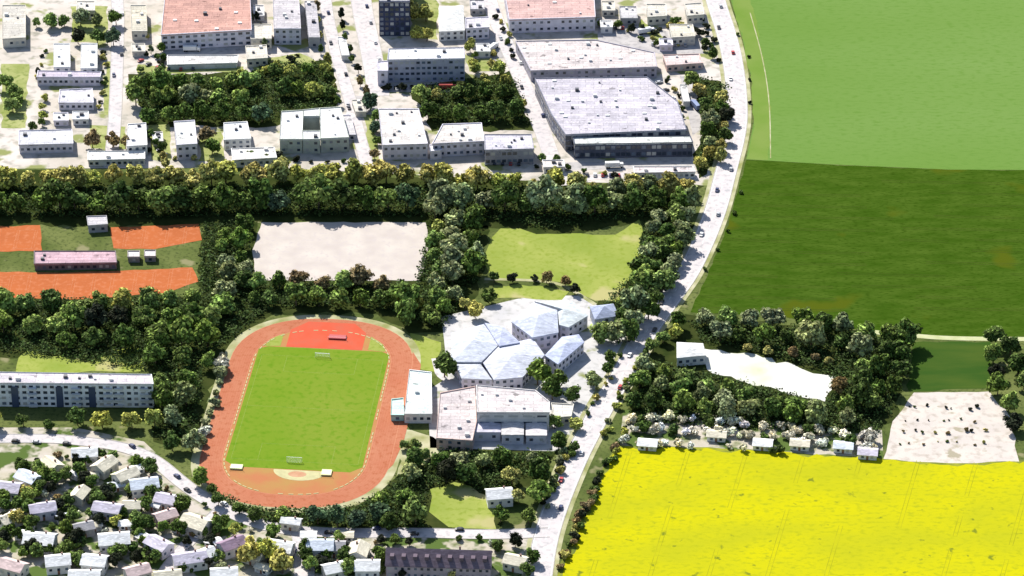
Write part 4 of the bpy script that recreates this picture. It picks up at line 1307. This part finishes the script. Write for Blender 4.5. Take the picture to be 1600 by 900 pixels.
# more garden trees
for k, (pl, wh, en) in enumerate((
        ([(118, 722), (138, 740), (124, 756)], "in the corner garden below the street", "the street"),
        ([(178, 760), (160, 772), (186, 778)], "above the lavender roof in mid-quarter", "the curved street"),
        ([(220, 722), (244, 736)], "shading the bluish white roof", "the street"),
        ([(246, 760), (238, 778)], "between bluish white and lavender roofs", "the street"),
        ([(284, 782), (282, 800)], "behind the street-side hedge", "the street"),
        ([(214, 822), (228, 858), (236, 880)], "between big white house and side street", "the pinkish roof"),
        ([(120, 850), (122, 880)], "in the shaded garden below the big house", "the big house"),
        ([(180, 866), (186, 890)], "behind the lower white house", "the big house"),
        ([(150, 812), (130, 800)], "over the grey roof", "the big house"),
        ([(322, 830), (338, 868)], "between fork house and purple roof", "the fork"),
        ([(378, 852), (420, 852)], "in front of the purple roof", "the purple roof"),
        ([(536, 868), (546, 888)], "between drive houses", "the street"),
        ([(590, 862), (596, 880)], "against the manor's gable end", "the street"),
        ([(0, 780), (4, 830), (8, 860)], "on the extreme frame edge", "the street"),
        ([(56, 756), (44, 806), (48, 866)], "in the inner gardens near the frame edge", "the street"),
        ([(112, 786), (112, 830), (112, 876)], "beside the dark garden fence", "the street"))):
    row(pl, 7.5, (.4, .62), [DG, BK, DG, MG], wh, en, z=3)
for k, (pl, wh, en) in enumerate((
        ([(140, 716), (170, 708), (196, 712)], "along the street's garden side", "the frame edge"),
        ([(208, 764), (240, 772)], "in the hedge below the bluish white roof", "the cream house"),
        ([(150, 774), (150, 796)], "at the gable of the middle lavender roof", "the street"),
        ([(196, 802), (216, 808)], "just above the big house's garden", "the frame side"),
        ([(238, 822), (262, 824), (284, 812)], "between pinkish and lavender roofs", "the frame side"),
        ([(160, 858), (190, 862)], "right below the big white house", "the frame side"),
        ([(232, 872), (246, 866), (262, 872)], "across the side street's inner verge", "the pinkish roof"),
        ([(286, 884), (318, 880)], "before the lavender wide roof", "the side street"),
        ([(334, 820), (350, 836)], "above the purple roof", "the fork"),
        ([(408, 846), (416, 862)], "against the white drive house", "the street"),
        ([(476, 858), (486, 886)], "on the drive's far side", "the street"),
        ([(530, 842), (546, 840)], "behind the green garden", "the drive"),
        ([(24, 726), (64, 736), (92, 760)], "between the first edge houses", "the frame edge"),
        ([(20, 818), (52, 812), (88, 820)], "between the middle edge houses", "the frame edge"),
        ([(36, 862), (70, 858), (112, 862)], "between the lowest edge houses", "the frame edge"))):
    row(pl, 7, (.38, .6), [DG, MG, DG, LG], wh, en, z=3)
TK[:] = ["street_tree", 1.0, 1.0]
row([(216, 100), (250, 98), (256, 60)], 12, (.4, .6), [OL, DG, LG], "on the brick hall's street corner", "the grove")
row([(940, 30), (1004, 40), (1030, 66)], 9, (.4, .6), [DG, OL, BK], "between factory and cream houses", "the factory")
row([(1050, 26), (1096, 44), (1112, 86)], 9, (.4, .6), [DG, OL, BK], "round the roadside cream houses", "the top")
row([(736, 60), (748, 110), (770, 126)], 9, (.45, .65), [OL, YG, DG], "at the slab block's far gable", "the gabled house")
row([(606, 130), (660, 134), (720, 132)], 10, (.4, .55), [DG, BK, OL], "at the foot of the slab block", "the wide street")
row([(236, 206), (256, 232), (262, 256)], 9, (.45, .6), [YG, OL, DG], "between white house and white block", "the grove")
row([(392, 236), (436, 240)], 9, (.4, .5), [DG, BK], "between flat hall and courtyard building", "the hall")
row([(850, 240), (880, 246)], 8, (.45, .6), [DG, BK], "between grey office and factory front", "the office")
row([(380, 110), (410, 108), (440, 96)], 8, (.45, .6), [LG, OL, YG], "below the cream corner house", "the brick hall")
row([(70, 148), (60, 190), (40, 196)], 10, (.45, .6), [LG, YG, DG], "behind the low pale annex", "the terrace")
# town shrubs
for k, (pl, wh, en) in enumerate((
        ([(960, 42), (1020, 50), (1060, 70)], "round the cream houses by main road", "the factory"),
        ([(1000, 60), (1060, 32), (1094, 30)], "behind the cream houses", "the factory"),
        ([(1040, 118), (1062, 150), (1066, 190)], "at the factory's road side", "the pink shed"),
        ([(840, 262), (900, 264), (980, 276)], "below the factory front", "the grey office"),
        ([(392, 100), (420, 106), (470, 86)], "round the corner house", "the brick hall"),
        ([(160, 80), (162, 120), (150, 170)], "beside the white cube house", "the trees"),
        ([(226, 84), (250, 92), (256, 108)], "before the brick hall's apron", "the left street"),
        ([(236, 236), (252, 246), (318, 250)], "between long shed and white block", "the shed"),
        ([(600, 140), (660, 136), (740, 130)], "at the foot of the slab block", "the wide street"),
        ([(1098, 20), (1110, 60), (1126, 100)], "on the main road's town kerb", "the upper end"),
        ([(740, 70), (760, 80), (776, 84)], "between slab block and diagonal street", "the block"),
        ([(70, 78), (60, 100), (50, 128)], "at the frame side of the terrace", "the white cube"),
        ([(436, 246), (500, 252), (548, 248)], "below the courtyard building", "the flat hall"),
        ([(776, 26), (792, 60), (806, 96)], "along the diagonal street's factory side", "the upper end"))):
    row(pl, 9, (.8, 1.4), [BK, DG, OL, BK], wh, en, "shrub", z=1)

# ------------------------------------------------------------------ undergrowth
def poly_in(poly, x, y):
    c = False
    for (x1, y1), (x2, y2) in zip(poly, poly[1:] + poly[:1]):
        if (y1 > y) != (y2 > y) and x < (x2 - x1) * (y - y1) / (y2 - y1) + x1:
            c = not c
    return c


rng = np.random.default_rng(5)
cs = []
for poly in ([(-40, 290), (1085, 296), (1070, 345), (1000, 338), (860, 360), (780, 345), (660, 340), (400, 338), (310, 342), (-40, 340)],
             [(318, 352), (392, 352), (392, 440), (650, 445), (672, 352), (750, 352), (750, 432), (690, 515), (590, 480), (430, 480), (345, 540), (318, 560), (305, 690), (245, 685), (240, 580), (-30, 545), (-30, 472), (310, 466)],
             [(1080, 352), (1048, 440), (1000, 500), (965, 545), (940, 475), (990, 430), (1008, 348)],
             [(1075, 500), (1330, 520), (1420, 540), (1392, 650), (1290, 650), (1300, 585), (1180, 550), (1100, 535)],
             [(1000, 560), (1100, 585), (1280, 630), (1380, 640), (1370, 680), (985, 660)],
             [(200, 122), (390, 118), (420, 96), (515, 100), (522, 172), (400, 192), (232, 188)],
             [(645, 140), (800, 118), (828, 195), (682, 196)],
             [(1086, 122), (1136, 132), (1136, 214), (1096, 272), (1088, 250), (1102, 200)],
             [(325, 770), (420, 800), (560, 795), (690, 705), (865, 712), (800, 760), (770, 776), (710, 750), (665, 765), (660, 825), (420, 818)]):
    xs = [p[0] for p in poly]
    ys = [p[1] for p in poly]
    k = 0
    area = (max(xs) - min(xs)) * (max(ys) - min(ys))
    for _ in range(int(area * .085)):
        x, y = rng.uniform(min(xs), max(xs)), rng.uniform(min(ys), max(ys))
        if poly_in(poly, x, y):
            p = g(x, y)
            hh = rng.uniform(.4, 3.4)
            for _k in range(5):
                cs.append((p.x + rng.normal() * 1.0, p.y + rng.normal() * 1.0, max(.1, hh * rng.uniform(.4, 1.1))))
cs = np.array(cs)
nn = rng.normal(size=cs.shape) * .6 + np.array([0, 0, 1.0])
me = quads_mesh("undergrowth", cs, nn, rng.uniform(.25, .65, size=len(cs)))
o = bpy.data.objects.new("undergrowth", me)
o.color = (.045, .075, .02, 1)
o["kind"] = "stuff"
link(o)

# ------------------------------------------------------------------ cars
def car_meshes():
    prof = [(-2.1, .35), (2.1, .35), (2.15, .75), (1.2, .92), (.55, 1.42), (-1.1, 1.45), (-1.9, .95), (-2.15, .9)]
    bm = bmesh.new()
    a = [bm.verts.new((x, -.86, z)) for x, z in prof]
    b = [bm.verts.new((x, .86, z)) for x, z in prof]
    bm.faces.new(a)
    bm.faces.new(b[::-1])
    for i in range(len(prof)):
        bm.faces.new((a[i], b[i], b[(i + 1) % len(prof)], a[(i + 1) % len(prof)]))
    bmesh.ops.recalc_face_normals(bm, faces=bm.faces[:])
    bmesh.ops.bevel(bm, geom=[e for e in bm.edges], offset=.07, segments=2, affect='EDGES')
    me = bpy.data.meshes.new("body")
    bm.to_mesh(me)
    bm.free()
    bm = bmesh.new()
    for s in (-1, 1):
        bx(bm, -.3, s * .865, 1.14, 1.7, .03, .34)
    mt = Matrix.Translation((.89, 0, 1.18)) @ Matrix.Rotation(R(37), 4, 'Y')
    bmesh.ops.create_cube(bm, size=1, matrix=mt @ Matrix.Diagonal((.66, 1.45, .04, 1)))
    mt = Matrix.Translation((-1.52, 0, 1.22)) @ Matrix.Rotation(R(-32), 4, 'Y')
    bmesh.ops.create_cube(bm, size=1, matrix=mt @ Matrix.Diagonal((.7, 1.4, .04, 1)))
    gl = bpy.data.meshes.new("glazing")
    bm.to_mesh(gl)
    bm.free()
    gl.materials.append(GLASS)
    bm = bmesh.new()
    bmesh.ops.create_cone(bm, segments=14, radius1=.33, radius2=.33, depth=.22, cap_ends=True, matrix=Matrix.Rotation(PI / 2, 4, 'X'))
    wl = bpy.data.meshes.new("wheel")
    bm.to_mesh(wl)
    bm.free()
    wl.materials.append(TYRE)
    return me, gl, wl


CB, CG, CW = car_meshes()
CARC = {"black": (.012, .012, .014), "white": (.75, .75, .75), "silver": (.42, .43, .45), "red": (.4, .03, .025), "dark blue": (.02, .03, .1), "dark grey": (.05, .05, .055)}
BODIES = {}
for cn, c in CARC.items():
    b = CB.copy()
    b.materials.clear()
    b.materials.append(paint(c))
    BODIES[cn] = b


def cars(px, n, where, end, offs=(2.2,), cols=("black", "dark grey", "white", "silver", "dark blue", "red"), group=None, side=False):
    rr = random.Random(where)
    pts = smooth([g(x, y) for x, y in px], 2)
    L = sum((b - a).length for a, b in zip(pts, pts[1:]))
    q = resample(pts, L / (n + .5))
    nn = normals2(q)
    for i in range(min(n, len(q))):
        of = offs[i % len(offs)]
        p = q[i] + nn[i] * of
        if not side:
            d = -nn[i]
            p += Vector((-nn[i].y, nn[i].x, 0)) * rr.uniform(-3, 3)
        ang = math.atan2(nn[i].y, nn[i].x) - PI / 2 + (PI if of > 0 and not side else 0) + (PI / 2 if side else 0)
        cn = rr.choice(cols)
        t = thing("car", "%s car, %s from %s %s" % (cn, ORD[i], end, where), "car", (p.x, p.y, .1), group or "cars " + where, ang)
        link(bpy.data.objects.new("body", BODIES[cn]), t)
        link(bpy.data.objects.new("glazing", CG), t)
        for x in (-1.35, 1.35):
            for y in (-.78, .78):
                wo = bpy.data.objects.new("wheel", CW)
                wo.location = (x, y, .33)
                link(wo, t)


def truck(px, py, deg, c, label):
    p = g(px, py)
    t = thing("truck", label, "truck", (p.x, p.y, .1), "trucks of the works", R(deg))
    bm = bmesh.new()
    bx(bm, -1.2, 0, 2.25, 8.0, 2.5, 2.6)
    bmesh.ops.bevel(bm, geom=bm.edges[:], offset=.06, segments=1, affect='EDGES')
    obj("cargo_box", bm, paint(c), t)
    bm = bmesh.new()
    bx(bm, 4.0, 0, 1.7, 1.9, 2.3, 2.2)
    bmesh.ops.bevel(bm, geom=bm.edges[:], offset=.18, segments=2, affect='EDGES')
    cab = obj("cab", bm, paint(c), t)
    box_part("windscreen", GLASS, cab, (4.96, 0, 2.1), (.06, 2.0, .9))
    bm = bmesh.new()
    bx(bm, .2, 0, .75, 9.8, 1.0, .3)
    obj("chassis", bm, TYRE, t)
    for x in (-4.2, -3.0, 3.8):
        for y in (-1.05, 1.05):
            wo = bpy.data.objects.new("wheel", CW)
            wo.location = (x, y, .5)
            wo.scale = (1.5, 1.5, 1.5)
            link(wo, t)


truck(960, 262, 4, (.7, .7, .7), "white box truck at the factory's glazed front")
truck(1010, 52, 20, (.65, .65, .68), "white box truck between cream houses and pink factory hall")
truck(1086, 168, 110, (.2, .25, .4), "blue box truck in the factory's roadside yard")
truck(770, 78, 60, (.6, .6, .6), "pale box truck near the slab block's far gable")
truck(700, 140, 0, (.5, .08, .06), "red box truck in front of the slab block")
truck(300, 80, 0, (.7, .7, .7), "white box truck before the brick hall")
cars([(1120, 10), (1149, 120), (1152, 180)], 4, "on the main road beside the light field", "the upper end", (2.3, -2.3))
cars([(1135, 268), (1117, 336), (1080, 420)], 4, "on the main road beside the dark field", "the light field", (2.3, -2.3))
cars([(1040, 476), (974, 585), (925, 668)], 4, "on the main road beside the school", "the dark field", (-2.3, 2.3))
cars([(900, 712), (870, 788), (850, 850)], 3, "on the main road beside the yellow field", "the allotment", (2.3, -2.3))
cars([(508, 20), (548, 160), (570, 245)], 4, "on the narrow town street", "the upper end", (1.8, -1.8))
cars([(560, 10), (590, 140)], 4, "parked along the wide town street", "the upper end", (5.0,))
cars([(770, 20), (835, 170), (862, 245)], 5, "on the diagonal street", "the upper end", (3.4, -2.0))
cars([(905, 274), (985, 276)], 6, "parked below the factory front", "the gate house", (0,), side=True)
cars([(184, 20), (182, 170)], 4, "on the left town street", "the upper end", (2.6, -1.8))
cars([(200, 700), (300, 768), (400, 820)], 5, "on the curved street below the stadium", "the apartment block", (2.2, -2.0))
cars([(440, 829), (640, 832), (830, 834)], 5, "on the street behind the manor", "the wide drive", (2.2, -2.0))
cars([(20, 686), (160, 693)], 3, "parked by the apartment block", "the frame edge", (-2.6,))
cars([(800, 614), (850, 624)], 4, "parked between school and sports hall", "the hall roof", (0,), side=True)
cars([(220, 96), (250, 110), (330, 108)], 6, "before the brick hall's apron", "the left street", (0,), side=True)
cars([(560, 166), (560, 240)], 4, "behind the courtyard building", "the slab block", (-6,))
cars([(620, 140), (700, 136)], 6, "in front of the slab block", "the wide street", (0,), side=True)
cars([(760, 256), (830, 258)], 5, "in front of the grey office", "the stepped block", (0,), side=True)
cars([(1030, 130), (1056, 160), (1068, 200)], 5, "at the factory's roadside yard", "the pink shed", (0,), side=True)
cars([(940, 44), (1000, 46)], 5, "beside the pink roofed factory hall", "the hall", (0,), side=True)
cars([(1020, 70), (1090, 72)], 5, "between cream houses and pink shed", "the factory", (0,), side=True)
cars([(250, 236), (264, 252)], 2, "beside the standing white block", "the block", (0,), side=True)
cars([(470, 850), (474, 890)], 3, "on the wide drive", "the curved street", (3.0, -3.0))
cars([(300, 840), (262, 884)], 3, "on the side street", "the fork", (2.0,))
cars([(868, 640), (905, 650)], 3, "beside the drive house", "the hall", (0,), side=True)
print("trees", NT[0], "objects", len(bpy.data.objects))
